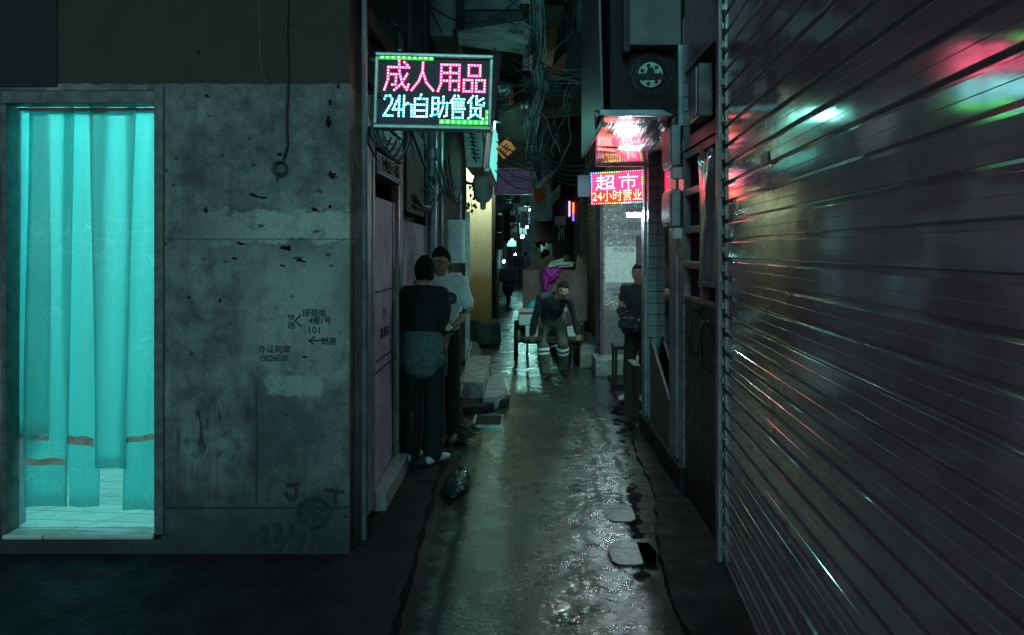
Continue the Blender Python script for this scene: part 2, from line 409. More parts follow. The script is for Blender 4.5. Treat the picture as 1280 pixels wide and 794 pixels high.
def hexa(bm, a, b):
    """solid between two matching quads a, b"""
    v = [bm.verts.new(p) for p in a] + [bm.verts.new(p) for p in b]
    n = len(a)
    bm.faces.new(v[:n]); bm.faces.new(v[n:][::-1])
    for i in range(n): bm.faces.new((v[i], v[(i + 1) % n], v[n + (i + 1) % n], v[n + i]))
    return bm
def prism(bm, poly, off):
    off = Vector(off); return hexa(bm, [Vector(p) for p in poly], [Vector(p) + off for p in poly])
def frame_of(d):
    d = d.normalized(); a = Vector((0, 0, 1)) if abs(d.z) < .9 else Vector((0, 1, 0))
    u = d.cross(a).normalized(); return u, d.cross(u).normalized()
def tube(bm, pts, r, seg=8, caps=True):
    pts = [Vector(p) for p in pts]; rings = []
    for i, p in enumerate(pts):
        d = (pts[min(i + 1, len(pts) - 1)] - pts[max(i - 1, 0)])
        if d.length < 1e-6: d = Vector((0, 0, 1))
        u, w = frame_of(d)
        rr = r[i] if isinstance(r, (list, tuple)) else r
        rings.append([bm.verts.new(p + (u * math.cos(t) + w * math.sin(t)) * rr) for t in [2 * math.pi * k / seg for k in range(seg)]])
    for a, b in zip(rings, rings[1:]):
        for k in range(seg): bm.faces.new((a[k], a[(k + 1) % seg], b[(k + 1) % seg], b[k]))
    if caps: bm.faces.new(rings[0][::-1]); bm.faces.new(rings[-1])
    return bm
def disc(bm, c, axis, r, thick, seg=24, r2=None):
    c = Vector(c); a = Vector(axis).normalized()
    return tube(bm, [c - a * thick / 2, c + a * thick / 2], [r, r2 or r], seg)
def ring(bm, c, axis, R_, r, seg=28, s2=6):
    c = Vector(c); u, w = frame_of(Vector(axis)); ax = Vector(axis).normalized(); rs = []
    for i in range(seg):
        t = 2 * math.pi * i / seg; d = u * math.cos(t) + w * math.sin(t)
        rs.append([bm.verts.new(c + d * (R_ + r * math.cos(q)) + ax * r * math.sin(q)) for q in [2 * math.pi * k / s2 for k in range(s2)]])
    for i in range(seg):
        a, b = rs[i], rs[(i + 1) % seg]
        for k in range(s2): bm.faces.new((a[k], a[(k + 1) % s2], b[(k + 1) % s2], b[k]))
    return bm
def blob(bm, c, rx, ry, rz, sub=3, amp=.12, fr=3., seed=0):
    r = bmesh.ops.create_icosphere(bm, subdivisions=sub, radius=1.)
    for v in r['verts']:
        k = 1 + amp * noise.fractal(v.co * fr + Vector((seed * 7.3, 0, 0)), 1., 2., 4)
        v.co = Vector((v.co.x * rx * k + c[0], v.co.y * ry * k + c[1], v.co.z * rz * k + c[2]))
    return bm
def sag(a, b, drop, n=14):
    a, b = Vector(a), Vector(b)
    return [a.lerp(b, i / n) - Vector((0, 0, drop * 4 * (i / n) * (1 - i / n))) for i in range(n + 1)]
def eval_mesh(o):
    dg = bpy.context.evaluated_depsgraph_get(); return bpy.data.meshes.new_from_object(o.evaluated_get(dg))
def text(name, body, size, loc, rot, m, parent=None, ext=.0012, sx=1., align='CENTER', slant=0):
    cu = bpy.data.curves.new('txt', 'FONT'); cu.body = body; cu.size = size; cu.extrude = ext; cu.align_x = align; cu.align_y = 'CENTER'
    cu.shear = slant; cu.resolution_u = 2
    t = bpy.data.objects.new('txt', cu); COL.objects.link(t)
    bpy.context.view_layer.update()
    me = eval_mesh(t); bpy.data.objects.remove(t)
    me.transform(Matrix.Translation(Vector(loc)) @ Euler([R(a) for a in rot]).to_matrix().to_4x4() @ Matrix.Diagonal((sx, 1, 1, 1)))
    me.materials.clear(); 
    return obj(name, me, m, parent)
FRONT = (90, 0, 0); EAST = (90, 0, 90); WEST = (90, 0, -90)     # readable from -Y, from +X, from -X

# ------------------------------------------------------------------ setting: road, kerbs
def road():
    xs = np.concatenate([[-60, -20, -6, -3, -1.6], np.linspace(-1.1, 1.25, 120), [1.8, 3, 8, 20, 60]])
    ys = np.concatenate([[-30, -10, -3, 0, 1], np.geomspace(1.6, 16, 300), np.linspace(16.4, 62, 50), [80, 140]])
    bm = B(); grid = []
    for yv in ys:
        row = []
        for xv in xs:
            z = 0.
            if -1.2 < xv < 1.3 and 1 < yv < 63:
                p = Vector((xv, yv, 0))
                z = .010 * noise.noise(p * 1.3) + .006 * noise.noise(p * 3.7)
                s = xv - (.0935 * yv - .335)
                if s > 0: z += .007 * noise.fractal(p * 6, 1, 2, 3) + .004 * noise.noise(p * 19)
                g = math.exp(-((xv + .50) / .07) ** 2) * (1 if yv < 9 else 0)     # worn gutter under the kerb
                z -= .03 * g
                c = xv - (.72 + .05 * noise.noise(Vector((0, yv * 1.7, 3))))         # broken edge of the old patch
                if 4.3 < yv < 9.6 and abs(c) < .07 and noise.noise(Vector((5, yv * 2.1, 0))) > -.15: z -= .028 * (1 - abs(c) / .07)
                z = max(z, -.012)
            row.append(bm.verts.new((xv, yv, z)))
        grid.append(row)
    for a, b in zip(grid, grid[1:]):
        for i in range(len(xs) - 1): bm.faces.new((a[i], a[i + 1], b[i + 1], b[i]))
    struct('road', bm, 'road', smooth=True, recalc=False)
road()

def kerb_slab(name, poly, z, seed):
    """low slab with a chipped outer edge: poly is the outer edge polyline (x, y); inner side closes at xin"""
    pts, xin = poly
    bm = B(); top, bot, inn = [], [], []
    for (x, y) in pts:
        j = .028 * noise.fractal(Vector((seed, y * 4.3, x)), .8, 2, 6)
        top.append(bm.verts.new((x + j - .012 * (1 if x > xin else -1), y, z + .012 * noise.noise(Vector((seed + 9, y * 2.2, 0))))))
        bot.append(bm.verts.new((x + j * .6, y, -.03))); inn.append(bm.verts.new((xin, y, z)))
    for i in range(len(pts) - 1):
        bm.faces.new((top[i], top[i + 1], bot[i + 1], bot[i])); bm.faces.new((inn[i], inn[i + 1], top[i + 1], top[i]))
    bm.faces.new((inn[0], top[0], bot[0])); bm.faces.new((inn[-1], top[-1], bot[-1]))
    return struct(name, bm, 'kerb')
kerb_slab('pavement_left', ([(-.52 - .11 * min(1, (y - 2) / 4), y) for y in np.linspace(2, 9.4, 90)], -8), .085, 1.)
kerb_slab('pavement_right', ([(min(1.10, .80 + .075 * (y - 5)) + .03 * math.sin(y * 2.3), y) for y in np.linspace(1.4, 12.1, 160)], 3.), .03, 5.)

# ------------------------------------------------------------------ left corner building with the lit doorway
Y0 = 4.67
def Fx(px): return (px - VX) / F * Y0
def Fz(py): return H - (py - VY) / F * Y0
bld = thing('concrete_building', 'stained grey concrete corner building with a glowing curtained doorway and handwritten marks', 'building', (-2.4, Y0, 0))
dx0, dx1, dz0, dz1 = Fx(3), Fx(203), Fz(668), Fz(113)
w = B()
box(w, -7, dx0, Y0, Y0 + .11, .05, 10); box(w, dx0, dx1, Y0, Y0 + .11, dz1, 10); box(w, dx1, -.954, Y0, Y0 + .11, .05, 10)
box(w, dx0, dx1, Y0, Y0 + .11, .05, dz0 - .03)
box(w, -1.20, -.956, Y0 + .11, 5.08, .05, 10)
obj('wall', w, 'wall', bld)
o = bx(-7, Fx(72), Y0 - .007, Y0 - .002, dz1 + .02, 10); obj('dark_paint_patch', o, mat('black paint', (.016, .010, .015), None, 3, .8), bld)  # thin slab for a dark painted patch of the wall
f = B(); box(f, dx0, dx1, Y0 - .012, Y0 + .10, dz1 - .075, dz1 - .004); box(f, dx1 - .042, dx1 + .012, Y0 - .014, Y0 + .12, dz0, dz1 + .02)
box(f, dx0, dx0 + .025, Y0 - .01, Y0 + .12, dz0, dz1 - .076)
df = obj('door_frame', f, mat('dark grey door frame', (.13, .135, .14), (.07, .07, .075), 12, .5, .3, bump=.3), bld, bevel=.006)
obj('threshold', bx(dx0 + .001, dx1 - .044, Y0 - .012, Y0 + .112, dz0 - .028, dz0), 'floor_tile', bld, bevel=.01)
fl = B(); box(fl, -4.19, -1.30, Y0 + .114, 8.2, dz0 - .06, dz0 + .003); obj('interior_floor', fl, 'floor_tile', bld)
rw = B(); box(rw, -4.3, -1.32, 8.2, 8.3, 0, 2.94); box(rw, -4.3, -4.2, Y0 + .115, 8.195, 0, 2.94); box(rw, -1.42, -1.34, Y0 + .115, 8.195, 0, 2.94); box(rw, -4.3, -1.32, Y0 + .115, 8.3, 2.95, 3.05)
obj('interior_wall', rw, 'room', bld)
sk = bx(-4.19, -1.43, 8.16, 8.198, .2, .42); obj('skirting', sk, 'plaster_dark', bld)
rv = B(); box(rv, dx0 + .001, dx0 + .012, Y0 + .121, Y0 + .20, dz0 + .004, dz1 - .08); obj('door_jamb', rv, 'plaster_violet', bld)

lamp = thing('tube_lamp', 'teal fluorescent tube lamp burning on the ceiling inside the curtained doorway', 'lamp', (-2.5, 5.6, 2.9))
obj('housing', bx(-3.4, -1.7, 5.54, 5.66, 2.90, 2.948), 'white_plastic', lamp)
t = B()
for yy in (5.57, 5.63): tube(t, [(-3.35, yy, 2.87), (-1.75, yy, 2.87)], .016, 10)
obj('tube', t, emit('teal tube glow', (.22, 1.0, .97), 138), lamp)

# strip curtain
cur = thing('strip_curtain', 'translucent teal plastic strip curtain with patched ends hanging in the lit doorway', 'curtain', (-2.4, Y0 + .16, dz1))
cy = Y0 + .135
obj('rail', bx(dx0 + .03, dx1 - .05, cy - .03, cy + .03, dz1 - .095, dz1 - .078), 'steel', cur)
def PX(px): return (px - VX) / F * cy
def PZ(py): return H - (py - VY) / F * cy
strips = [  # left, right at top / at bottom, bottom y, layer, bow
    (14, 62, 16, 64, 543, .00, .010), (38, 95, 35, 88, 632, .03, .012), (81, 136, 85, 126, 633, .00, -.012), (117, 174, 121, 162, 584, .035, .010), (160, 200, 155, 200, 638, .005, .012)]
for i, (a0, a1, b0, b1, yb, lay, bow) in enumerate(strips):
    bm = B(); n, mrow = 10, 26; g = []
    for j in range(mrow + 1):
        v = j / mrow; row = []
        for k in range(n + 1):
            u = k / n; pa = a0 + (b0 - a0) * v + 1.5 * math.sin(v * 4 + i * 1.7); pb = a1 + (b1 - a1) * v + 2.2 * math.sin(v * 3.3 + i)
            px = pa + (pb - pa) * u; py = 130 + (yb - 130) * v
            yy = cy - lay + bow * 1.7 * 4 * u * (1 - u) + .006 * math.sin(v * 5 + i + u * 2) + .004 * math.sin(u * 9 + v * 3 + i * 2)
            row.append(bm.verts.new((PX(px), yy, PZ(py))))
        g.append(row)
    for p, q in zip(g, g[1:]):
        for k in range(n): bm.faces.new((p[k], p[k + 1], q[k + 1], q[k]))
    s = obj('strip', bm, 'strip', cur, smooth=True)
    md = s.modifiers.new('thickness', 'SOLIDIFY'); md.thickness = .0012
    hx0, hx1 = PX(a0 + 1), PX(a1 - 7)
    obj('hanger_plate', bx(hx0, hx1, cy - lay - .012, cy - lay - .006, PZ(132), PZ(126)), 'dark_metal', cur, bevel=.003)
for (x0, x1, y0, y1, lay, tilt) in ((17, 63, 541, 547, .006, 3), (36, 86, 571, 579, .036, 0), (87, 120, 543, 554, .014, 3), (160, 194, 546, 553, .01, -4)):
    bm = B(); n = 10
    top, bot = [], []
    for k in range(n + 1):
        u = k / n; px = x0 + (x1 - x0) * u; d = 1.0 * math.sin(u * 9 + x0)
        top.append(bm.verts.new((PX(px), cy - lay - .008, PZ(y0 + d + tilt * u)))); bot.append(bm.verts.new((PX(px), cy - lay - .008, PZ(y1 + d * .5 + tilt * u))))
    for k in range(n): bm.faces.new((top[k], top[k + 1], bot[k + 1], bot[k]))
    s = obj('tape', bm, 'tape', cur); md = s.modifiers.new('thickness', 'SOLIDIFY'); md.thickness = .001

# marks on the wall
def wall_text(body, px, py, hpx, m='ink', sx=1., slant=0, name='handwriting'):
    return text(name, body, hpx * Y0 / F * 1.12, (Fx(px), Y0 - .003, Fz(py)), FRONT, m, bld, sx=sx, slant=slant)
wall_text('绿荷南', 393, 392, 9.5, sx=.95); wall_text('4巷1号', 400, 401, 9, sx=.95, slant=.1); wall_text('101', 393, 413, 11)
wall_text('到屋', 411, 427, 9); wall_text('送', 364, 407, 9); wall_text('快', 364, 397, 8)
wall_text('办证刻章', 343, 437, 9.2, name='stencil'); wall_text('13822665201', 343, 448, 9.5, sx=.62, name='stencil')
def strokes(name, segs, r, m, y=Y0 - .003):
    bm = B()
    for sg in segs:
        pts = [(Fx(a), y, Fz(b)) for a, b in sg]
        for p, q in zip(pts, pts[1:]):
            y -= .00012; p, q = Vector((p[0], y, p[2])), Vector((q[0], y, q[2])); d = (q - p).normalized(); nrm = Vector((-d.z, 0, d.x)) * r
            e = d * r * .6
            v = [bm.verts.new(c) for c in (p - e - nrm, p - e + nrm, q + e + nrm, q + e - nrm)]; bm.faces.new(v)
    return obj(name, bm, m, bld)
strokes('arrow_mark', [[(409, 425), (386, 426)], [(393, 421), (386, 426), (392, 430)], [(376, 394), (369, 401), (377, 408)]], .0035, 'ink')
sp = [[(360, 607), (374, 605)], [(370, 606), (371, 618), (368, 624), (361, 622), (357, 617)],
      [(407, 612), (429, 615)], [(419, 614), (419, 628)],
      [(325, 664), (330, 660), (334, 664), (330, 672), (325, 678), (336, 677)],
      [(343, 657), (349, 655), (351, 661), (345, 665), (342, 660)], [(350, 662), (346, 678)],
      [(366, 658), (345, 696)], [(373, 668), (378, 665), (381, 670), (376, 676), (372, 670)], [(380, 672), (370, 694)],
      [(391, 632), (393, 652)], [(378, 641), (386, 640), (381, 651)], [(405, 637), (398, 643), (405, 651)], [(391, 664), (396, 686)], [(388, 684), (397, 691), (404, 681)]]
sp.append([(392 + 19 * math.cos(t), 641 + 18 * math.sin(t)) for t in [k * math.pi / 12 for k in range(25)]])
strokes('spray_mark', sp, .0115, 'ink_faded', Y0 - .0024)

bm = B()
for i, (px, py, w_, h_) in enumerate(((257, 262, 6, 9), (300, 304, 15, 4), (358, 310, 18, 8), (375, 325, 20, 5), (394, 262, 15, 6), (413, 258, 5, 6), (293, 323, 10, 4), (353, 332, 8, 3), (411, 152, 9, 14), (413, 128, 4, 13), (423, 107, 4, 12), (259, 120, 6, 5), (349, 193, 8, 6), (415, 219, 14, 8), (248, 66, 5, 4), (380, 446, 9, 3), (320, 245, 26, 3), (275, 375, 5, 6), (236, 372, 4, 4))):
    n = 19; v = []
    for k in range(n):
        t = 2 * math.pi * k / n; r_ = .8 + .9 * noise.noise(Vector((i * 3.1, math.cos(t) * 2.6, math.sin(t) * 2.6)))
        v.append(bm.verts.new((Fx(px + w_ / 2 * r_ * math.cos(t)), Y0 - .0021 - i * .00004, Fz(py + h_ / 2 * r_ * math.sin(t) + w_ * .12 * math.cos(t)))))
    bm.faces.new(v)
obj('plaster_chips', bm, mat('dark chipped plaster', (.014, .011, .014), None, 20, .9, spec=.1), bld)

# hanging black cable and string on the wall
bm = B(); tube(bm, [(Fx(360) + .004 * math.sin(k), Y0 - .014, Fz(-160 + k * 18)) for k in range(20)] + [(Fx(355), Y0 - .016, Fz(200))], .0062, 8)
for k in range(3):
    tube(bm, [(Fx(351 + (6 + k * 2) * math.cos(t)), Y0 - .012 - .006 * k, Fz(211 + (7 + k) * math.sin(t))) for t in [q * .45 for q in range(15)]], .0028, 6)
tube(bm, [(Fx(350), Y0 - .015, Fz(214)), (Fx(346), Y0 - .015, Fz(226))], .004, 6)
solo('hanging_cable', 'black cable hanging down the concrete wall and ending in a small coil', 'cable', bm, 'wire', (Fx(360), Y0 - .01, Fz(226)))
bm = B(); tube(bm, [(Fx(325 + .5 * math.sin(k)), Y0 - .006, Fz(-160 + k * 26)) for k in range(10)] + [(Fx(333), Y0 - .006, Fz(106))], .0022, 5)
solo('hanging_string', 'thin grey string hanging on the dark upper concrete wall', 'string', bm, 'wire_grey', (Fx(325), Y0 - .006, Fz(106)))

# ------------------------------------------------------------------ left row of shop fronts along the alley
LX = -.954
row = thing('shop_row', 'grimy shop fronts with a white door and shutter box beside the concrete building', 'building', (LX, 7, 0))
w = B()
box(w, -3.2, -1.30, 8.36, 17.0, .0, 12); box(w, -4.4, -1.31, 5.1, 8.35, 3.1, 12)
box(w, -1.30, LX, 8.30, 14.2, .0, 4.6); box(w, -1.30, LX, 5.10, 8.30, 2.78, 12); box(w, -1.3, -1.02, 8.3, 17, 4.6, 12)
obj('wall', w, 'plaster_dark', row)
obj('pilaster', bx(-1.2, LX - .004, 5.084, 5.15, .05, 8), 'plaster_violet', row)
p = B(); box(p, LX - .05, LX + .004, 5.155, 5.33, .12, 2.72); box(p, LX - .05, LX + .012, 5.332, 5.40, .12, 2.72)
obj('door_post', p, mat('pale green painted post', (.36, .40, .38), (.22, .24, .23), 7, .5, .2, bump=.2), row, bevel=.004)
obj('door_post', bx(LX - .06, LX + .004, 6.50, 6.73, .1, 3.4), 'steel', row, bevel=.006)
dp = obj('door_panel', bx(-1.04, -.978, 5.42, 6.495, .21, 2.10), 'white_panel', row, bevel=.004)
gb = B()
for z in (1.46, .93, 1.0): box(gb, -.979, -.972, 5.46, 6.46, z, z + .012)
box(gb, -.979, -.974, 6.33, 6.36, .22, 2.09)
obj('groove', gb, 'dark_metal', dp)
text('notice', '收 售', .085, (-.974, 5.98, 1.30), EAST, 'ink_blue', dp); text('notice', '138 28 26', .10, (-.974, 5.95, 1.17), EAST, 'ink', dp, sx=.9)
obj('recess_wall', bx(-1.29, -1.12, 5.43, 6.49, .2, 2.78), 'plaster_dark', row)
obj('doorstep', bx(-1.29, LX + .075, 5.43, 6.49, .07, .20), mat('pale terrazzo step', (.50, .52, .50), (.36, .37, .36), 30, .4, bump=.1), row, bevel=.006)
sb = B(); box(sb, -1.1, LX + .02, 5.44, 6.49, 2.24, 2.38)
for k in range(4): box(sb, -1.1, LX + .035 - .01 * (k % 2), 5.44, 6.49, 2.40 + k * .09, 2.475 + k * .09)
sh = obj('shutter_box', sb, mat('violet grey shutter box', (.22, .20, .25), (.12, .11, .14), 8, .5, .3), row, bevel=.005)
obj('lettering_strip', bx(LX + .021, LX + .025, 5.5, 6.45, 2.26, 2.36), 'paper', sh)
text('lettering', '回收旧手机店', .105, (LX + .027, 5.98, 2.31), EAST, 'ink', sh, sx=1.25)
obj('side_panel', bx(-1.05, LX + .004, 6.74, 8.28, .1, 1.98), 'plaster_violet', row, bevel=.004)
obj('header_box', bx(-1.28, LX + .03, 6.74, 7.9, 2.05, 2.76), mat('dark umber boards', (.07, .05, .045), (.035, .026, .026), 3, .7), row, bevel=.006)
obj('recess_fill', bx(-1.29, -1.06, 6.74, 8.3, .1, 2.78), 'plaster_dark', row)
obj('fascia', bx(LX + .002, LX + .06, 5.0, 7.0, 3.05, 3.16), mat('faded pink fascia', (.30, .13, .14), (.18, .08, .09), 3, .7), row)
wn = B()
for yy in (7.0, 8.1): box(wn, LX + .001, LX + .03, yy, yy + .06, 3.2, 5.5)
obj('window_frame', wn, 'plaster_dark', row)
obj('cornice', bx(LX + .003, LX + .12, 5.1, 12, 4.7, 4.85), 'plaster_dark', row)

bm = B(); tube(bm, [(LX + .045, 4.86, .1), (LX + .045, 4.86, 9)], .018, 8)
solo('conduit', 'thin violet lit conduit running up the corner of the concrete building', 'pipe', bm, mat('lilac painted pipe', (.40, .36, .42), (.26, .22, .28), 9, .5, .3), (LX + .045, 4.86, .1), smooth=True)
pipe = thing('drain_pipe', 'fat grey drain pipe with two collars on the wall behind the white shirt man', 'pipe', (-.88, 8.22, .1))
bm = B(); tube(bm, [(-.885, 8.22, .1), (-.885, 8.22, 3.6)], .046, 16); obj('pipe', bm, 'alu', pipe, smooth=True)
bm = B()
for z in (2.28, 2.62): tube(bm, [(-.885, 8.22, z), (-.885, 8.22, z + .10)], .058, 16)
obj('collar', bm, 'alu', pipe)
bm = B(); tube(bm, [(-.90, 9.3, .1), (-.90, 9.3, 4.2)], .022, 10)
solo('conduit', 'thin dark conduit on the wall between the drain pipe and the meter box', 'pipe', bm, 'alu', (-.9, 9.3, .1), smooth=True)
bm = B(); tube(bm, [(-.91, 6.95, 3.4), (-.91, 6.95, 2.7), (-.88, 7.4, 2.52), (-.84, 8.0, 2.35)], .012, 8)
tube(bm, sag((-.90, 7.0, 2.2), (-.86, 8.4, 2.3), .12), .02, 6); tube(bm, sag((-.90, 7.0, 2.12), (-.86, 9.0, 2.35), .10), .014, 6)
for k in range(7): tube(bm, sag((-.90 + .02 * k, 7.6 + .2 * k, 2.3 + .07 * k), (-.80, 9.2 + .3 * k, 2.55 - .02 * k), .10 + .03 * k), .009, 5)
solo('cable_bundle', 'sagging black cables looped along the wall under the pink and blue led sign', 'cable', bm, 'wire', (-.9, 7, 2))
mb = thing('meter_box', 'pale wall mounted meter box by the teal lit metal angle', 'box', (-.86, 10.5, 1.55))
obj('case', bx(-.953, -.74, 10.6, 10.85, 1.58, 2.12), 'white_plastic', mb, bevel=.012); obj('lid', bx(-.93, -.76, 10.585, 10.6, 1.62, 2.0), 'white_panel', mb, bevel=.004)
obj('conduit_stub', tube(B(), [(-.80, 10.72, 2.12), (-.80, 10.72, 2.5)], .02, 8), 'alu', mb)
mb2 = thing('meter_box', 'small pale box mounted under the larger meter box', 'box', (-.86, 10.9, .9))
obj('case', bx(-.953, -.80, 10.9, 11.05, .95, 1.45), 'white_plastic', mb2, bevel=.01); obj('lid', bx(-.94, -.81, 10.885, 10.9, 1.0, 1.4), 'white_panel', mb2, bevel=.004)
bm = B(); box(bm, -.757, -.742, 11.0, 11.05, .02, 2.24); box(bm, -.757, -.70, 11.04, 11.05, .02, 2.24)
solo('metal_angle', 'tall thin metal angle catching teal light beside the ochre wall', 'post', bm, mat('bare zinc angle', (.50, .62, .60), None, 8, .35, .5), (-.75, 11.0, 0))

# vent box with cables above
vb = thing('vent_box', 'hanging grey vent box with a ragged black cable crack on its face', 'box', (-.66, 10.0, 2.7))
hexa_p = [(-.72, 9.9, 3.28), (-.50, 9.9, 3.28), (-.44, 9.9, 2.70), (-.67, 9.9, 2.70)]
bm = B(); prism(bm, hexa_p, (0, 1.1, 0)); obj('case', bm, mat('dark grey sheet metal', (.16, .165, .17), (.09, .09, .10), 6, .55, .3), vb, bevel=.008)
bm = B(); tube(bm, [(-.62 + .006 * k + .012 * (-1) ** k, 9.885, 3.22 - .045 * k) for k in range(11)], .010, 5)
for k in range(9): tube(bm, [(-.615 + .007 * k - .045, 9.886, 3.19 - .045 * k), (-.615 + .007 * k + .045, 9.886, 3.17 - .045 * k)], .006, 4)
obj('cable_crack', bm, 'wire', vb)
lb = thing('light_box', 'white teal lit sign box seen edge on beneath the large led sign', 'sign', (-.40, 10.4, 2.72))
bm = B(); prism(bm, [(-.46, 9.92, 2.66), (-.40, 9.92, 2.66), (-.375, 9.92, 3.35), (-.46, 9.92, 3.35)], (0, 2.3, 0)); obj('case', bm, 'alu', lb)
bm = B(); prism(bm, [(-.397, 9.96, 2.72), (-.392, 9.96, 2.72), (-.369, 9.96, 3.32), (-.375, 9.96, 3.32)], (0, 2.2, 0)); obj('lit_face', bm, emit('white teal light face', (.20, 1.0, .86), .9), lb)

hl = thing('hidden_lamp', 'added teal fill lamp on a bracket hidden behind the led sign', 'lamp', (-.5, 9.2, 3.1))  # unseen lamp added to throw teal light down the alley
bm = B(); tube(bm, [(-.36, 9.2, 3.12), (-.36, 9.2, 3.21)], [.12, .04], 14); obj('lamp_shade', bm, 'dark_metal', hl)
bm = B(); blob(bm, (-.36, 9.2, 3.09), .055, .055, .06, 2, 0); obj('bulb', bm, emit('teal fill bulb', (.28, 1.0, .84), 75), hl, smooth=True)
obj('arm', tube(B(), [(-.36, 9.2, 3.20), (-.95, 9.3, 3.36)], .014, 6), 'dark_metal', hl)
hl = thing('hidden_lamp', 'small added teal fill lamp fixed behind the far end of the white teal light box', 'lamp', (-.45, 12.6, 2.9))  # unseen lamp added to brighten the front of the street lamp
obj('lamp_shade', tube(B(), [(-.47, 12.5, 3.0), (-.47, 12.5, 3.06)], [.09, .03], 12), 'dark_metal', hl)
bm = B(); blob(bm, (-.47, 12.5, 2.97), .04, .04, .045, 2, 0); obj('bulb', bm, emit('teal box fill bulb', (.35, 1.0, .84), 110), hl, smooth=True)
obj('arm', tube(B(), [(-.47, 12.5, 3.05), (-.43, 12.2, 3.08)], .012, 6), 'dark_metal', hl)
# jog wall and lamp
jog = thing('ochre_wall', 'cream over ochre rendered wall end facing up the alley under the street lamp', 'wall', (-1, 17, 0))
obj('wall', bx(-1.5, -.64, 17.0, 22, 0, 5.2), 'yellow', jog, bevel=.02)
obj('corner_pipe', tube(B(), [(-.60, 17.0, 0), (-.60, 17.0, 5)], .04, 10), 'plaster_dark', jog, smooth=True)
sl = thing('street_lamp', 'bulbous grey green street lamp on a bracket in front of the ochre wall', 'lamp', (-.73, 14.6, 2.65))
bm = B(); prof = [(r, z - .19) for r, z in ((.05, 3.27), (.13, 3.24), (.185, 3.12), (.185, 3.02), (.17, 3.01), (.165, 2.86), (.11, 2.76), (.05, 2.735), (.05, 2.64), (.02, 2.62))]
tube(bm, [(-.70, 14.6, z) for r, z in prof], [r for r, z in prof], 20); obj('lamp_housing', bm, mat('grey green lamp paint', (.62, .70, .68), (.45, .53, .51), 8, .45, .0), sl, smooth=True)
bm = B(); tube(bm, [(-.70, 14.6, 2.83), (-.9, 14.5, 2.87), (-1.02, 14.2, 2.87)], .025, 8); obj('bracket', bm, 'dark_metal', sl)
wl = thing('hidden_lamp', 'small lit wall lamp tucked behind the vent box above the ochre wall', 'lamp', (-.72, 15.8, 3.75))
bm = B(); box(bm, -.97, -.67, 15.74, 15.76, 3.80, 4.1); box(bm, -.97, -.95, 15.76, 15.98, 3.80, 4.1); box(bm, -.69, -.67, 15.76, 16.93, 3.70, 4.1); box(bm, -.95, -.69, 15.76, 15.98, 4.08, 4.1); box(bm, -.95, -.69, 15.76, 15.98, 3.80, 3.82); obj('lamp_shade', bm, 'dark_metal', wl)  # unseen hood shaped to keep light off the road and dark house
bm = B(); blob(bm, (-.82, 15.9, 3.96), .065, .065, .075, 2, 0); obj('bulb', bm, emit('warm white bulb', (.84, 1.0, .66), 2600), wl, smooth=True)
obj('arm', tube(B(), [(-.82, 15.9, 4.1), (-.82, 17.0, 4.25)], .014, 6), 'dark_metal', wl)
bq = thing('dried_flowers', 'cluster of dark red dried flowers hanging by the street lamp bracket', 'plant', (-.80, 13.4, 2.35))
bm = B()
for k in range(16): blob(bm, (-.80 + .08 * rnd.uniform(-1, 1), 13.3 + .1 * rnd.uniform(-1, 1), 2.52 + .22 * rnd.uniform(-1, 1)), .028, .028, .028, 1, .4, 5, k)
obj('bloom', bm, mat('dried red bloom', (.20, .05, .03), (.10, .03, .06), 25, .8), bq); obj('stem', tube(B(), [(-.80, 13.3, 2.3), (-.86, 13.3, 2.8), (-.95, 13.3, 2.85)], .006, 5), 'wire', bq)

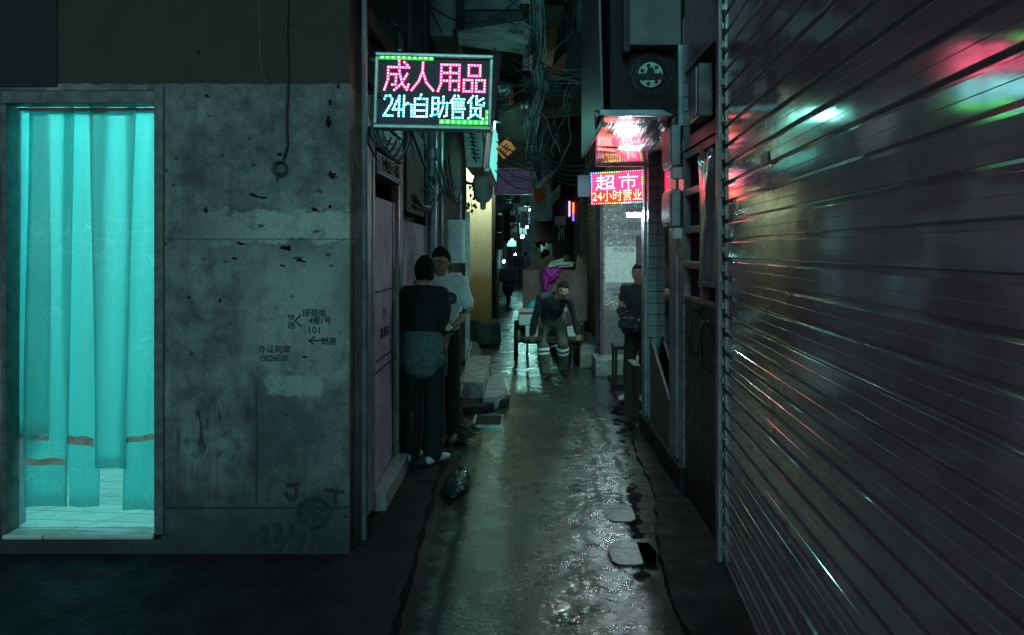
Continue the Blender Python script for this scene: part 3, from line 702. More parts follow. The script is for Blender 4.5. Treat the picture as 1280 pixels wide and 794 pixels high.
# ------------------------------------------------------------------ LED sign
GL = {
 '成': [[(2, 8.2), (9.6, 8.2)], [(2, 8.2), (2, 4), (.8, .5)], [(2.2, 5.8), (5, 5.8), (4.8, 2.3), (3.6, 2.2)], [(5.9, 10.3), (6.2, 6), (7.6, 2.2), (9, .6), (9.6, 2.4)], [(7.8, 10), (9, 9)], [(9, 6), (7, 2.6), (4.4, .4)]],
 '人': [[(5, 10), (4.9, 7), (3.4, 3.6), (.6, .5)], [(5.2, 6.4), (6.6, 3.2), (9.5, .5)]],
 '用': [[(2, 9.5), (9, 9.5), (9, .9), (7.4, .8)], [(2, 9.5), (2, 3), (.9, .4)], [(2, 6.7), (9, 6.7)], [(2, 4), (9, 4)], [(5.5, 9.5), (5.5, .9)]],
 '品': [[(2.8, 9.5), (7.3, 9.5), (7.3, 5.9), (2.8, 5.9), (2.8, 9.5)], [(1, 4.4), (4.3, 4.4), (4.3, .5), (1, .5), (1, 4.4)], [(5.9, 4.4), (9.2, 4.4), (9.2, .5), (5.9, .5), (5.9, 4.4)]],
 '2': [[(1, 7.8), (2.2, 9.4), (5, 9.6), (6.6, 8), (6, 6), (1, .6), (7, .6)]],
 '4': [[(5, .5), (5, 9.5), (.8, 3.4), (7, 3.4)]],
 'h': [[(1.4, 9.6), (1.4, .5)], [(1.4, 5), (3.4, 6.4), (5.6, 5.6), (5.8, .5)]],
 '自': [[(5, 10.3), (4.4, 8.5)], [(2, 8.4), (8, 8.4), (8, .5), (2, .5), (2, 8.4)], [(2, 5.8), (8, 5.8)], [(2, 3.2), (8, 3.2)]],
 '助': [[(1, 9), (4.2, 9), (4.2, 1.8)], [(1, 9), (1, 1.6)], [(1, 6.5), (4.2, 6.5)], [(1, 4), (4.2, 4)], [(.2, .9), (5, 2)], [(5, 6.8), (9.2, 6.8), (9, 1.2), (7.8, .8)], [(7, 9.6), (6.9, 5), (4.9, .6)]],
 '售': [[(3.4, 10.2), (1, 7)], [(2.4, 8.4), (2.4, 4.4)], [(5.4, 10.2), (6, 8.9)], [(2.4, 8.6), (9, 8.6)], [(2.4, 7.2), (8.6, 7.2)], [(2.4, 5.8), (8.6, 5.8)], [(2.2, 4.4), (9.4, 4.4)], [(5.6, 8.6), (5.6, 4.4)], [(2.6, 3), (8.4, 3), (8.4, .3), (2.6, .3), (2.6, 3)]],
 '货': [[(3.5, 10.2), (1, 7.2)], [(2.6, 8.2), (2.6, 5.8)], [(8.8, 9.2), (5.4, 7.4)], [(5.4, 10.2), (5.4, 6.5), (9, 6), (9.3, 7.2)], [(2.6, 4.8), (7.6, 4.8), (7.6, 1.8)], [(2.6, 4.8), (2.6, 1.8)], [(5, 3.6), (5, 2.3), (1.4, .1)], [(6, 1.5), (9, 0)]],
 '超': [[(1, 8.4), (4.6, 8.4)], [(2.8, 10), (2.8, 6.4)], [(.6, 6.4), (5, 6.4)], [(2.9, 6.4), (2.9, 1.8)], [(2.9, 4.2), (4.8, 4.2)], [(1.4, 4.6), (1.2, 2.6), (.3, .5)], [(1.3, 2.8), (3, 1), (9.8, .8)], [(5.4, 9.4), (9.2, 9.4), (9, 6.6), (8.2, 6.3)], [(7, 9.4), (6.4, 7.4), (5.2, 6)], [(5.8, 5), (9, 5), (9, 2.4), (5.8, 2.4), (5.8, 5)]],
 '市': [[(5, 10.2), (5, 8.4)], [(.4, 8), (9.6, 8)], [(5, 8), (5, .2)], [(1.9, 5.8), (1.9, 1.6)], [(1.9, 5.8), (8.1, 5.8), (8, 2.1), (7, 1.7)]],
}
def glyph_pts(strk, ox, oz, wd, hg, pitch):
    out, seg = [], []
    for s in strk:
        p = [Vector((ox + a / 10 * wd, oz + b / 10 * hg)) for a, b in s]
        seg.append(p)
        for a, b in zip(p, p[1:]):
            n = max(1, round((b - a).length / pitch))
            for k in range(n + 1):
                q = a.lerp(b, k / n)
                if all((q - e).length > pitch * .55 for e in out): out.append(q)
    return out, seg
def led_dots(name, pts, T, r, m, parent):
    bm = B()
    for q in pts:
        c = T(q.x, q.y, -.004)
        ux, uz, n = (T(q.x + r, q.y, -.004) - c), (T(q.x, q.y + r, -.004) - c), (T(q.x, q.y, -.004 - r * .9) - c)
        v = [bm.verts.new(c + ux * math.cos(t) + uz * math.sin(t)) for t in [k * math.pi / 3 for k in range(6)]]
        u = [bm.verts.new(c + (ux * math.cos(t) + uz * math.sin(t)) * .6 + n * .75) for t in [k * math.pi / 3 for k in range(6)]]
        for k in range(6): bm.faces.new((v[k], v[(k + 1) % 6], u[(k + 1) % 6], u[k]))
        bm.faces.new(u)
    return obj(name, bm, m, parent)
def led_ribbon(name, segs, T, r, m, parent, d=-.0025):
    bm = B()
    for p in segs:
        for a, b in zip(p, p[1:]):
            dd = (b - a).normalized(); n = Vector((-dd.y, dd.x)) * r; e = dd * r * .8
            bm.faces.new([bm.verts.new(T(q.x, q.y, d)) for q in (a - e - n, b + e - n, b + e + n, a - e + n)])
    return obj(name, bm, m, parent)

YS = 4.92
def S(px, py): return at(px, py, YS)
c00, c10, c11, c01 = S(466.5, 160.5), S(614.5, 163.5), S(617.5, 69.5), S(469.5, 65.5)
def T1(u, v, d):                                   # u, v in metres on the board (0..wid, 0..hei), d outward (negative = to the street)
    a = u / WID; b = v / HEI
    p = c00 * (1 - a) * (1 - b) + c10 * a * (1 - b) + c11 * a * b + c01 * (1 - a) * b
    return p + Vector((0, d, 0))
WID = (c10 - c00).length; HEI = (c01 - c00).length
led = thing('led_sign', 'dark framed led sign with pink characters above cyan characters and green border lights', 'sign', (c00 + c10) / 2 + Vector((0, .06, 0)))
bm = B(); hexa(bm, [T1(.012, .012, 0), T1(WID - .012, .012, 0), T1(WID - .012, HEI - .012, 0), T1(.012, HEI - .012, 0)], [T1(.012, .012, .09), T1(WID - .012, .012, .09), T1(WID - .012, HEI - .012, .09), T1(.012, HEI - .012, .09)])
obj('board', bm, 'led_board', led)
bm = B(); fw = .024
for a, b, c, d in ((0, WID, 0, fw), (0, WID, HEI - fw, HEI), (0, fw, fw, HEI - fw), (WID - fw, WID, fw, HEI - fw)):
    q = [(a, c), (b, c), (b, d), (a, d)]
    hexa(bm, [T1(u, v, -.022) for u, v in q], [T1(u, v, .10) for u, v in q])
obj('frame', bm, mat('grey sign frame', (.35, .42, .42), (.22, .27, .27), 8, .32, .6), led, bevel=.006)
k_ = YS / F
def row_pts(items, y0, y1):
    P_, Q_ = [], []
    for ch, xa, xb in items:
        p, s = glyph_pts(GL[ch], (xa - 466.5) * k_, (161.5 - y1) * k_, (xb - xa) * k_, (y1 - y0) * k_, .0172)
        P_ += p; Q_ += s
    return P_, Q_
pk, pks = row_pts([('成', 476.3, 510.4), ('人', 511.2, 541.5), ('用', 543.1, 575.2), ('品', 574.8, 606.5)], 78, 114.5)
cyn, cys = row_pts([('2', 477.2, 495.5), ('4', 489, 507), ('h', 500.8, 523.5), ('自', 512.5, 538), ('助', 537.6, 559.8), ('售', 559.9, 581.3), ('货', 581.6, 605.7)], 119, 147)
led_dots('pink_lights', pk, T1, .0050, emit('pink led core', (1.0, .36, .38), 6), led); led_ribbon('pink_characters', pks, T1, .0066, emit('pink led glow', (1.0, .006, .17), 4.6), led)
led_dots('cyan_lights', cyn, T1, .0048, emit('cyan led core', (.55, 1.0, 1.0), 7), led); led_ribbon('cyan_characters', cys, T1, .0058, emit('cyan led glow', (.0, .5, .62), 2.6), led)
gp = [Vector(((475 + k * 6.8 - 466.5) * k_, (161 - 71.5) * k_)) for k in range(10)] + [Vector(((552 + k * 7.1 - 466.5) * k_, (161 - 151) * k_)) for k in range(9)] + [Vector(((609 - 466.5) * k_, (161 - 151 + 6.5 * k) * k_)) for k in (1, 2)]
led_dots('green_lights', gp, T1, .0075, emit('green led core', (.35, 1.0, .25), 4.5), led)
led_ribbon('green_glow', [[p_ - Vector((.004, 0)), p_ + Vector((.004, 0))] for p_ in gp], T1, .0125, emit('green led lens', (.0, .55, .02), 4), led)
dim = [Vector(((547 + k * 7 - 466.5) * k_, (161 - 74.5) * k_)) for k in range(9)] + [Vector(((610 - 466.5) * k_, (161 - 80 - k * 7) * k_)) for k in range(9)] + [Vector(((474 - 466.5) * k_, (161 - 80 - k * 7) * k_)) for k in range(10)]
led_dots('unlit_lights', dim, T1, .005, mat('unlit led', (.12, .06, .10), None, 9, .3), led)
br = B()
for py, hh in ((74, .022), (160, .026)):
    z = S(0, py).z; box(br, LX + .01, c00.x + .03, YS + .02, YS + .06, z - hh / 2, z + hh / 2)
obj('bracket', br, 'dark_metal', led)
bm = B()
for k in range(5): tube(bm, sag((-.90 + .02 * k, 4.93, 2.44), (-.80 + .035 * k, 4.93, 2.40), .06 + .025 * k, 10), .007, 6)
tube(bm, [(-.90, 4.92, 2.44), (-.90, 4.92, 2.36), (-.86, 4.92, 2.29), (-.845, 4.92, 2.25)], .009, 6)
tube(bm, sag((-.93, 4.92, 2.62), (-.80, 4.9, 2.60), -.04), .006, 6)
solo('cable_tangle', 'tangle of short black cables under the lower bracket of the led sign', 'cable', bm, 'wire', (-.88, 4.92, 2.25))
# slanted sheet hanging behind the right edge of the LED sign
pan = [at(626, 62, 5.6), at(629, 66, 7.6), at(627, 118, 7.6), at(610, 212, 7.6), at(606, 212, 7.4), at(617, 160, 5.8)]
bm = B(); hexa(bm, [at(619, 60, 5.4), at(628, 68, 7.4), at(611, 210, 7.4), at(604, 210, 6.9)], [at(619, 60, 5.4) + Vector((-.012, 0, 0)), at(628, 68, 7.4) + Vector((-.012, 0, 0)), at(611, 210, 7.4) + Vector((-.012, 0, 0)), at(604, 210, 6.9) + Vector((-.012, 0, 0))])
solo('awning_sheet', 'slanted grey awning side sheet hanging behind the led sign', 'awning', bm, 'alu', at(611, 210, 7.2))

# ------------------------------------------------------------------ right: big roller shutter
SX = 1.10
shp = thing('roller_shutter', 'tall grey steel roller shutter with pale tape scraps filling the near side', 'shutter', (SX, 3, 0))
pitch = .1025
def SHX(y): return .7804 + .068 * y
prof = [(0, 0), (.020, .003), (.020, .018), (.003, .0225), (.0004, .025), (-.0004, .062), (.0016, .0635), (.0004, .065), (-.0004, .1005), (.0, .1025)]
bm = B(); ring_y = list(np.linspace(.5, 4.70, 130)); prev = None
cols = []
for yv in ring_y:
    c = []
    for k in range(-1, 60):
        for (d, z) in prof[:-1]:
            wob = .0022 * noise.noise(Vector((k * 3.7, yv * .7, 0)))
            c.append(bm.verts.new((SHX(yv) + d + wob, yv, .045 + k * pitch + z)))
    cols.append(c)
for a, b in zip(cols, cols[1:]):
    for i in range(len(a) - 1): bm.faces.new((a[i], a[i + 1], b[i + 1], b[i]))
slat = obj('slat_curtain', bm, 'shutter', shp, smooth=False, recalc=False)
g_ = B(); box(g_, SX - .028, SX - .004, 4.71, 4.78, 0, 6); box(g_, SX - .004, SX + .10, 4.77, 4.80, 0, 6)
obj('guide_rail', g_, mat('worn zinc rail', (.36, .42, .42), (.22, .26, .26), 6, .38, .5), shp, bevel=.004)
cl = B()
for k in range(0, 58): 
    z = .045 + k * pitch + .045
    box(cl, SX - .014, SX - .003, 4.675, 4.712, z, z + .035)
obj('slat_clip', cl, 'steel', shp, bevel=.002)
tp = B()
for (y0, z0, ln, hh, sh_) in ((3.60, 2.42, .24, .055, .02), (3.55, 2.12, .16, .045, -.01), (3.05, 1.42, .14, .03, .0), (2.75, 1.55, .10, .02, .01)):
    v = [(SHX(y0) - .006, y0, z0), (SHX(y0 + ln) - .006, y0 + ln, z0 + sh_), (SHX(y0 + ln * .95) - .006, y0 + ln * .95, z0 + hh + sh_), (SHX(y0 + .02) - .006, y0 + .02, z0 + hh)]
    prism(tp, v, (.002, 0, 0))
obj('tape_scrap', tp, mat('grey tape scrap', (.26, .27, .30), (.20, .21, .23), 9, .5), shp)
obj('backing_wall', prism(B(), [(SHX(.4) + .07, .4, 0), (2.6, .4, 0), (2.6, 4.76, 0), (SHX(4.76) + .07, 4.76, 0)], (0, 0, 8)), 'plaster_dark', shp)

# gate
GX = 1.135
gt = thing('security_gate', 'dark steel security gate with barred top and two bent handles beside the roller shutter', 'gate', (GX, 5.4, .05))
bm = B(); box(bm, GX, GX + .04, 4.86, 5.42, .06, 1.40); box(bm, GX + .004, GX + .04, 5.44, 6.04, .06, 1.40); obj('lower_panel', bm, 'gate', gt, bevel=.006)
bm = B()
for (a, b) in ((4.86, 5.42), (5.44, 6.04)):
    for z in (1.402, 1.62, 1.86, 2.12, 2.38): box(bm, GX - .006, GX + .03, a, b, z, z + (.05 if z > 1.45 else .03))
    box(bm, GX - .01, GX + .04, a, a + .04, 1.40, 2.43); box(bm, GX - .01, GX + .04, b - .04, b, 1.40, 2.43)
obj('gate_frame', bm, 'gate_frame', gt, bevel=.004)
bm = B()
for k in range(44): tube(bm, [(GX + .045, 4.88 + k * .027, 1.40), (GX + .045, 4.88 + k * .027, 2.99)], .006, 5)
box(bm, GX + .03, GX + .055, 4.86, 6.04, 2.70, 2.73)
obj('bars', bm, 'dark_metal', gt)
bm = B(); box(bm, GX - .015, GX + .05, 4.82, 6.06, 2.44, 2.52); obj('head_rail', bm, 'gate_frame', gt, bevel=.004)
for yy, zz in ((5.20, 1.16), (5.50, 1.22)):
    bm = B(); tube(bm, [(GX, yy + .02, zz + .13), (GX - .05, yy + .02, zz + .15), (GX - .065, yy, zz + .08), (GX - .065, yy - .005, zz - .08), (GX - .05, yy - .01, zz - .14), (GX, yy - .01, zz - .13)], .011, 8)
    disc(bm, (GX - .004, yy + .02, zz + .13), (1, 0, 0), .028, .012, 12); disc(bm, (GX - .004, yy - .01, zz - .13), (1, 0, 0), .028, .012, 12)
    obj('handle', bm, 'dark_metal', gt, smooth=True)
obj('backing', bx(GX + .10, GX + .3, 4.82, 6.06, 0, 3.0), 'plaster_dark', gt)
gp2 = obj('hinge_post', bx(GX - .03, GX + .05, 4.805, 4.85, .0, 2.95), mat('pinkish zinc post', (.42, .38, .40), (.28, .24, .26), 7, .33, .6), gt, bevel=.004)
bm = B(); n = 12
g1 = []
for j in range(15):
    r_ = []
    for k in range(9):
        yy = 4.95 + .50 * k / 8; zz = 1.52 + .83 * j / 14
        r_.append(bm.verts.new((GX - .022 + .028 * math.sin(k * .8 + j * .22) * .5 + .012 * noise.noise(Vector((yy * 6, zz * 4, 0))), yy, zz)))
    g1.append(r_)
for p, q in zip(g1, g1[1:]):
    for k in range(8): bm.faces.new((p[k], p[k + 1], q[k + 1], q[k]))
fs = solo('plastic_sheet', 'wavy shiny plastic sheet tied over the gate bars reflecting the pink sign', 'sheet', bm, mat('shiny grey film', (.45, .44, .46), (.36, .34, .36), 4, .16, .7, bump=.1, bscale=8, bdist=.02), (GX - .02, 5.2, 1.52), smooth=True)
fs.modifiers.new('thickness', 'SOLIDIFY').thickness = .002
bxs = thing('wall_box', 'tall narrow metal cabinet hung on the upper bars of the security gate', 'box', (GX - .02, 5.2, 2.52))
obj('case', bx(GX - .10, GX - .012, 5.06, 5.36, 2.54, 2.86), 'gate_frame', bxs, bevel=.01); obj('lid', bx(GX - .112, GX - .10, 5.09, 5.33, 2.56, 2.84), 'alu', bxs, bevel=.004)

# tiled pier, glass shop front
shop = thing('corner_shop', 'blue tiled corner shop with dark reflective window and film covered door under the red sign', 'building', (1.15, 7.2, 0))
obj('plinth', bx(1.10, 3.0, 6.06, 8.20, .0, .20), 'kerb', shop, bevel=.01)
obj('tiled_pier', bx(1.135, 1.8, 6.07, 6.30, .20, 3.4), 'tile', shop, bevel=.003)
obj('window_post', bx(1.125, 1.25, 6.31, 6.62, .20, 2.95), 'alu', shop, bevel=.006)
obj('window_pane', bx(1.215, 1.23, 6.62, 7.82, .20, 2.62), 'glass', shop)
wp = B(); prism(wp, [(1.150, 6.64, .21), (1.150, 7.82, .21), (1.150, 7.82, .95), (1.150, 6.64, .50)], (.022, 0, 0)); obj('lower_panel', wp, mat('brown laminate', (.10, .07, .06), (.06, .045, .04), 5, .5), shop)
obj('tiled_pier', bx(1.14, 1.4, 7.82, 7.94, .20, 2.70), 'tile', shop)
obj('window_post', bx(1.12, 1.24, 7.945, 8.14, .20, 2.70), 'alu', shop, bevel=.006)
obj('wall', bx(1.26, 3.4, 6.31, 8.13, .0, 8), 'plaster_dark', shop)
obj('upper_wall', bx(1.14, 3.4, 4.80, 6.06, 3.0, 8), 'tile', shop)
obj('recess_wall', bx(1.80, 3.4, 8.15, 12.2, 0, 5), 'plaster_dark', shop)
obj('head_beam', bx(1.08, 1.26, 6.31, 8.14, 2.64, 2.80), mat('rose painted beam', (.32, .20, .23), (.2, .12, .14), 6, .4, .4), shop, bevel=.005)
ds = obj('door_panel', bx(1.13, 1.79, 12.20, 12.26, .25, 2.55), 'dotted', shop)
text('lettering', '小1056088873', .155, (1.43, 12.196, 2.08), FRONT, 'ink_violet', ds, sx=.62); text('lettering', '火警119 24H出租', .13, (1.42, 12.196, 1.92), FRONT, 'ink_violet', ds, sx=.60)
text('lettering', '·欢迎光临·', .075, (1.42, 12.193, 1.74), FRONT, 'ink', ds); obj('notice', bx(1.16, 1.66, 12.194, 12.199, 1.28, 1.79), 'foam', ds)
text('lettering', '专业开锁换锁修锁通渠搬家', .05, (1.46, 12.193, 1.18), FRONT, 'ink_violet', ds); text('lettering', '电话来电即到', .055, (1.42, 12.193, 1.10), FRONT, 'ink_violet', ds)
obj('door_frame', bx(1.08, 1.13, 12.12, 12.25, .0, 2.6), mat('purple brown frame', (.13, .07, .09), (.08, .045, .06), 6, .5), shop, bevel=.004)
obj('door_frame', bx(1.60, 1.66, 12.10, 12.19, .0, 1.95), mat('dark purple frame', (.10, .05, .07), (.06, .035, .05), 6, .5), shop, bevel=.004)
obj('doorstep', bx(.98, 1.80, 11.7, 12.4, 0, .25), 'concrete', shop, bevel=.02)
obj('recess_ceiling', bx(.98, 3.4, 8.25, 12.5, 2.62, 2.72), 'plaster', shop)
obj('rear_wall', bx(1.13, 3.4, 12.27, 12.5, 2.56, 5), 'plaster_dark', shop)

# meter boxes on the pier
for i, (pxa, pya, pxb, pyb, lab) in enumerate(((840, 163, 853, 209, 'grey meter box topmost on the tiled pier beside the shop window'), (841, 240, 853, 284, 'grey meter box halfway up the tiled pier beside the shop window'))):
    y0, y1 = 6.10, 6.50; z1 = H - (pya - VY) / F * 6.4; z0 = H - (pyb - VY) / F * 6.2
    e = thing('meter_box', lab, 'box', (1.1, 6.3, z0), 'meter boxes on the tiled pier')
    obj('case', bx(1.055, 1.124, y0, y1, z0, z1), 'alu', e, bevel=.01); obj('lid', bx(1.045, 1.055, y0 + .03, y1 - .03, z0 + .03, z1 - .03), 'alu', e, bevel=.003)
for i, (py, lab) in enumerate(((217, 'small junction box between the two grey meter boxes on the tiled pier'), (292, 'small junction box beneath the lower grey meter box on the tiled pier'))):
    z = H - (py - VY) / F * 6.15
    e = thing('junction_box', lab, 'box', (1.1, 6.15, z - .04), 'junction boxes on the tiled pier')
    obj('case', bx(1.07, 1.134, 6.10, 6.20, z - .04, z + .04), 'white_plastic', e, bevel=.006); obj('lid', bx(1.064, 1.07, 6.11, 6.19, z - .03, z + .03), 'white_panel', e)

# overhanging room with exhaust fan, mirror film soffit
ov = thing('overhanging_room', 'dark projecting upper room with mirror film underside above the red sign', 'building', (.9, 7, 2.7))
Yb = 6.16
def Ox(px): return (px - VX) / F * Yb
def Oz(py): return H - (py - VY) / F * Yb
bm = B(); box(bm, Ox(765), 1.25, Yb + .12, 8.25, Oz(140), 8); obj('recessed_wall', bm, mat('black board', (.03, .022, .028), (.018, .014, .018), 4, .8), ov)
obj('plaster_band', bx(Ox(787), 1.13, Yb - .02, Yb + .115, Oz(57), 8), mat('blue grey plaster', (.22, .25, .28), (.15, .17, .20), 3, .85, bump=.4), ov, bevel=.006)
obj('corner_trim', bx(Ox(779), Ox(787) - .002, Yb - .03, Yb + .115, Oz(66), 8), 'plaster_dark', ov)
obj('corner_pilaster', bx(Ox(847), 1.20, Yb - .03, Yb + .1, Oz(158), Oz(57) - .003), 'alu', ov)
bm = B(); hexa(bm, [(.52, 6.05, 2.70), (1.07, 6.05, 2.70), (1.12, 7.9, 2.545), (.68, 7.9, 2.545)], [(.52, 6.05, 2.712), (1.07, 6.05, 2.712), (1.12, 7.9, 2.557), (.68, 7.9, 2.557)])
obj('mirror_soffit', bm, 'foil', ov)
obj('canopy_lip', prism(B(), [(.53, 6.0, 2.692), (1.06, 6.0, 2.692), (.97, 6.0, 2.735), (.53, 6.0, 2.735)], (0, .045, 0)), 'alu', ov, bevel=.004)
obj('canopy_top', prism(B(), [(.50, 6.05, 2.707), (1.08, 6.05, 2.707), (1.13, 8.24, 2.602), (.69, 8.24, 2.602)], (0, 0, .03)), 'plaster_dark', ov)
obj('edge_trim', prism(B(), [(.505, 6.04, 2.69), (.505, 6.04, 2.72), (.665, 7.9, 2.57), (.665, 7.9, 2.54)], (.012, 0, 0)), 'gate_frame', ov)
obj('lower_trim', bx(.66, 1.12, 7.905, 7.95, 2.52, 2.56), 'steel', ov, bevel=.004)
bm = B(); prism(bm, [(.545, 6.02, 2.62), (.545, 8.1, 2.62), (.56, 8.3, 4.6), (.56, 7.9, 8.2), (.56, 7.6, 8.2)], (.02, 0, 0)); obj('side_plate', bm, mat('grey metal side plate', (.17, .18, .20), (.11, .11, .13), 3, .5, .3), ov, bevel=.004)
bm = B()
for k in range(6): box(bm, .60, .95, 9 + k * .9, 9.35 + k * .9, 4.0 + .35 * k, 4.12 + .35 * k)
obj('floor_beam', bm, 'plaster_dark', ov)

fan = thing('exhaust_fan', 'round exhaust fan with wire guard on the dark board above the canopy', 'fan', (Ox(815), Yb + .08, Oz(118)))
fc = Vector((Ox(815), Yb + .075, Oz(91)))
bm = B(); tube(bm, [fc + Vector((0, .04, 0)), fc + Vector((0, -.005, 0))], [.098, .092], 32); obj('fan_plate', bm, mat('pale fan metal', (.36, .40, .40), (.22, .25, .25), 9, .4, .5), fan)
bm = B()
for k in range(7):
    t = k / 7 * 2 * math.pi; disc(bm, fc + Vector((.068 * math.cos(t), -.008, .068 * math.sin(t))), (0, 1, 0), .014, .006, 10)
prism(bm, [fc + Vector(p) for p in ((-.10, -.009, -.04), (.10, -.009, -.035), (.10, -.009, .0), (.03, -.009, .01), (.02, -.009, .05), (-.02, -.009, .05), (-.03, -.009, .01), (-.10, -.009, .005))], (0, -.004, 0))
obj('dark_opening', bm, 'rubber', fan)
bm = B()
for i, rr in enumerate((.107, .122, .137, .150)):
    pts = [fc + Vector(((rr + .004 * math.sin(t * 14 + i)) * math.cos(t), -.012 - .002 * i, (rr + .004 * math.sin(t * 14 + i)) * math.sin(t))) for t in [q * 2 * math.pi / 72 for q in range(73)]]
    tube(bm, pts, .0022, 4)
obj('wire_guard', bm, 'steel', fan)

# ------------------------------------------------------------------ red supermarket sign
YR = 8.0
d00, d10, d11, d01 = at(738.5, 256.5, YR), at(804.5, 254, YR + .05), at(804, 211.5, YR + .05), at(737.5, 215.5, YR)
WR = (d10 - d00).length; HR = (d01 - d00).length
def T2(u, v, d):
    a = u / WR; b = v / HR
    return d00 * (1 - a) * (1 - b) + d10 * a * (1 - b) + d11 * a * b + d01 * (1 - a) * b + Vector((0, d, 0))
rs = thing('shop_sign', 'pink and red lit led supermarket sign with rainbow border lights on the shop post', 'sign', (d00 + d10) / 2)
def slab2(u0, u1, v0, v1, d, e): return hexa(B(), [T2(*p, d) for p in ((u0, v0), (u1, v0), (u1, v1), (u0, v1))], [T2(*p, e) for p in ((u0, v0), (u1, v0), (u1, v1), (u0, v1))])
obj('case', slab2(0, WR, 0, HR, 0, .08), mat('magenta sign case', (.30, .05, .22), None, 8, .5), rs, bevel=.004)
obj('pink_panel', slab2(.022, WR - .022, HR * .40, HR - .022, -.004, -.001), emit('pink lit panel', (1.0, .035, .14), 2.9), rs)
obj('red_panel', slab2(.022, WR - .022, .022, HR * .395, -.004, -.001), emit('red lit panel', (1.0, .02, .008), 2.9), rs)
pp, ps = [], []
for ch, a, b in (('超', .10, .46), ('市', .53, .90)):
    p_, s_ = glyph_pts(GL[ch], a * WR, HR * .44, (b - a) * WR, HR * .44, .0145); pp += p_; ps += s_
led_dots('white_lights', pp, lambda u, v, d: T2(u, v, d - .003), .0056, emit('warm led core', (1.0, .80, .62), 3.5), rs)
led_ribbon('characters', ps, lambda u, v, d: T2(u, v, d - .003), .0062, emit('peach led glow', (1.0, .52, .45), 1.0), rs)
tx = text('opening_hours', '24小时营业', HR * .36, (0, 0, 0), (0, 0, 0), emit('peach lettering', (1.0, .72, .50), 2.2), None, ext=.0005, sx=.86)
for v in tx.data.vertices: v.co = T2(WR * .5 + v.co.x, HR * .235 + v.co.y, -.007 + v.co.z)
tx.data.transform(Matrix.Translation(-BASE[rs])); tx.parent = rs; BASE[tx] = BASE[rs]
cols_ = {'blue': (.05, .45, 1.0), 'green': (.30, 1.0, .15), 'pink': (1.0, .30, .45), 'amber': (1.0, .75, .12), 'white': (.8, .85, 1.0)}
bor = {k: [] for k in cols_}
nx, nz = 22, 14
for k in range(nx + 1):
    u = .011 + (WR - .022) * k / nx; f_ = k / nx
    bor['blue' if f_ < .18 else 'amber' if f_ < .32 else 'green' if f_ < .56 else 'pink'].append(Vector((u, HR - .011)))
    bor['pink' if f_ < .15 else 'amber' if f_ < .55 else 'white' if f_ < .75 else 'blue'].append(Vector((u, .011)))
for k in range(1, nz):
    v = .011 + (HR - .022) * k / nz; f_ = k / nz
    bor['blue' if f_ > .5 else 'pink'].append(Vector((.011, v))); bor['green' if .5 < f_ < .85 else 'pink'].append(Vector((WR - .011, v)))
for nm_, pts in bor.items(): led_dots(nm_ + '_border_lights', pts, T2, .0062, emit(nm_ + ' border led', cols_[nm_], 5.5 if nm_ in ('blue', 'white') else 3.5), rs)
obj('bracket', slab2(WR, WR + .06, HR * .45, HR * .55, .03, .06), 'dark_metal', rs)
tl = thing('tube_lamp', 'short white tube lamp under the right end of the red sign', 'lamp', (1.05, 8.15, 2.1))
obj('housing', bx(.97, 1.115, 8.10, 8.16, 2.10, 2.135), 'white_plastic', tl); obj('tube', tube(B(), [(.985, 8.13, 2.083), (1.105, 8.13, 2.078)], .021, 10), emit('white tube glow', (.72, .92, 1.0), 330), tl)
wl2 = thing('ceiling_lamp', 'square white lamp on the ceiling of the shop door recess', 'lamp', (1.4, 10.6, 2.6))
obj('lamp_frame', bx(1.25, 1.55, 10.45, 10.75, 2.58, 2.619), 'white_plastic', wl2); obj('diffuser', bx(1.27, 1.53, 10.47, 10.73, 2.565, 2.579), emit('recess lamp glow', (.62, 1.0, .92), 150), wl2)
pl = thing('blank_sign', 'plain lilac back panel hanging left of the red sign', 'sign', at(728, 240, 9.3)); 
bm = B(); a_, b_ = at(722.5, 246, 9.3), at(738.5, 219, 9.3); box(bm, a_.x, b_.x, 9.3, 9.36, a_.z, b_.z); obj('panel', bm, mat('lilac panel', (.36, .33, .42), None, 5, .6), pl, bevel=.004)
obj('hanger', tube(B(), [(b_.x - .05, 9.33, b_.z), (b_.x - .05, 9.33, b_.z + .9)], .008, 6), 'dark_metal', pl)
# ------------------------------------------------------------------ right row beyond the door
rr_ = thing('shutter_row', 'brown row of side shutters with violet posts beyond the film covered door', 'building', (1.14, 15, 0))
bm = B()
z = .35
while z < 2.6:
    box(bm, 1.12, 1.16, 12.65, 15.2, z, z + .075); z += .082
obj('side_shutter', bm, mat('brown slat shutter', (.17, .12, .105), (.11, .08, .075), 6, .5, .3), rr_, bevel=.01)
obj('wall', bx(1.17, 4, 12.51, 40, 0, 9), mat('dark maroon render', (.035, .022, .028), (.02, .012, .016), 3, .8), rr_)
obj('shutter_post', bx(1.05, 1.16, 12.5, 12.64, .0, 2.7), mat('violet brown post', (.16, .085, .11), (.10, .055, .07), 6, .5), rr_, bevel=.005)
obj('shutter_post', bx(1.02, 1.17, 15.22, 15.5, .0, 2.9), mat('brown stone post', (.19, .13, .12), (.12, .08, .08), 6, .6), rr_, bevel=.005)
obj('shutter_post', bx(.98, 1.17, 16.6, 16.9, .0, 2.9), mat('plum post', (.17, .09, .13), (.10, .05, .08), 6, .6), rr_, bevel=.005)
obj('shutter_head', bx(1.0, 1.17, 12.5, 17.0, 2.72, 3.1), 'plaster_dark', rr_, bevel=.005)
obj('stone_step', bx(.82, 1.16, 12.55, 14.6, .0, .34), 'concrete', rr_, bevel=.025)
nl = thing('neon_light', 'thin vertical orange and blue neon light on the plum post', 'lamp', (.95, 16.5, 2.3))
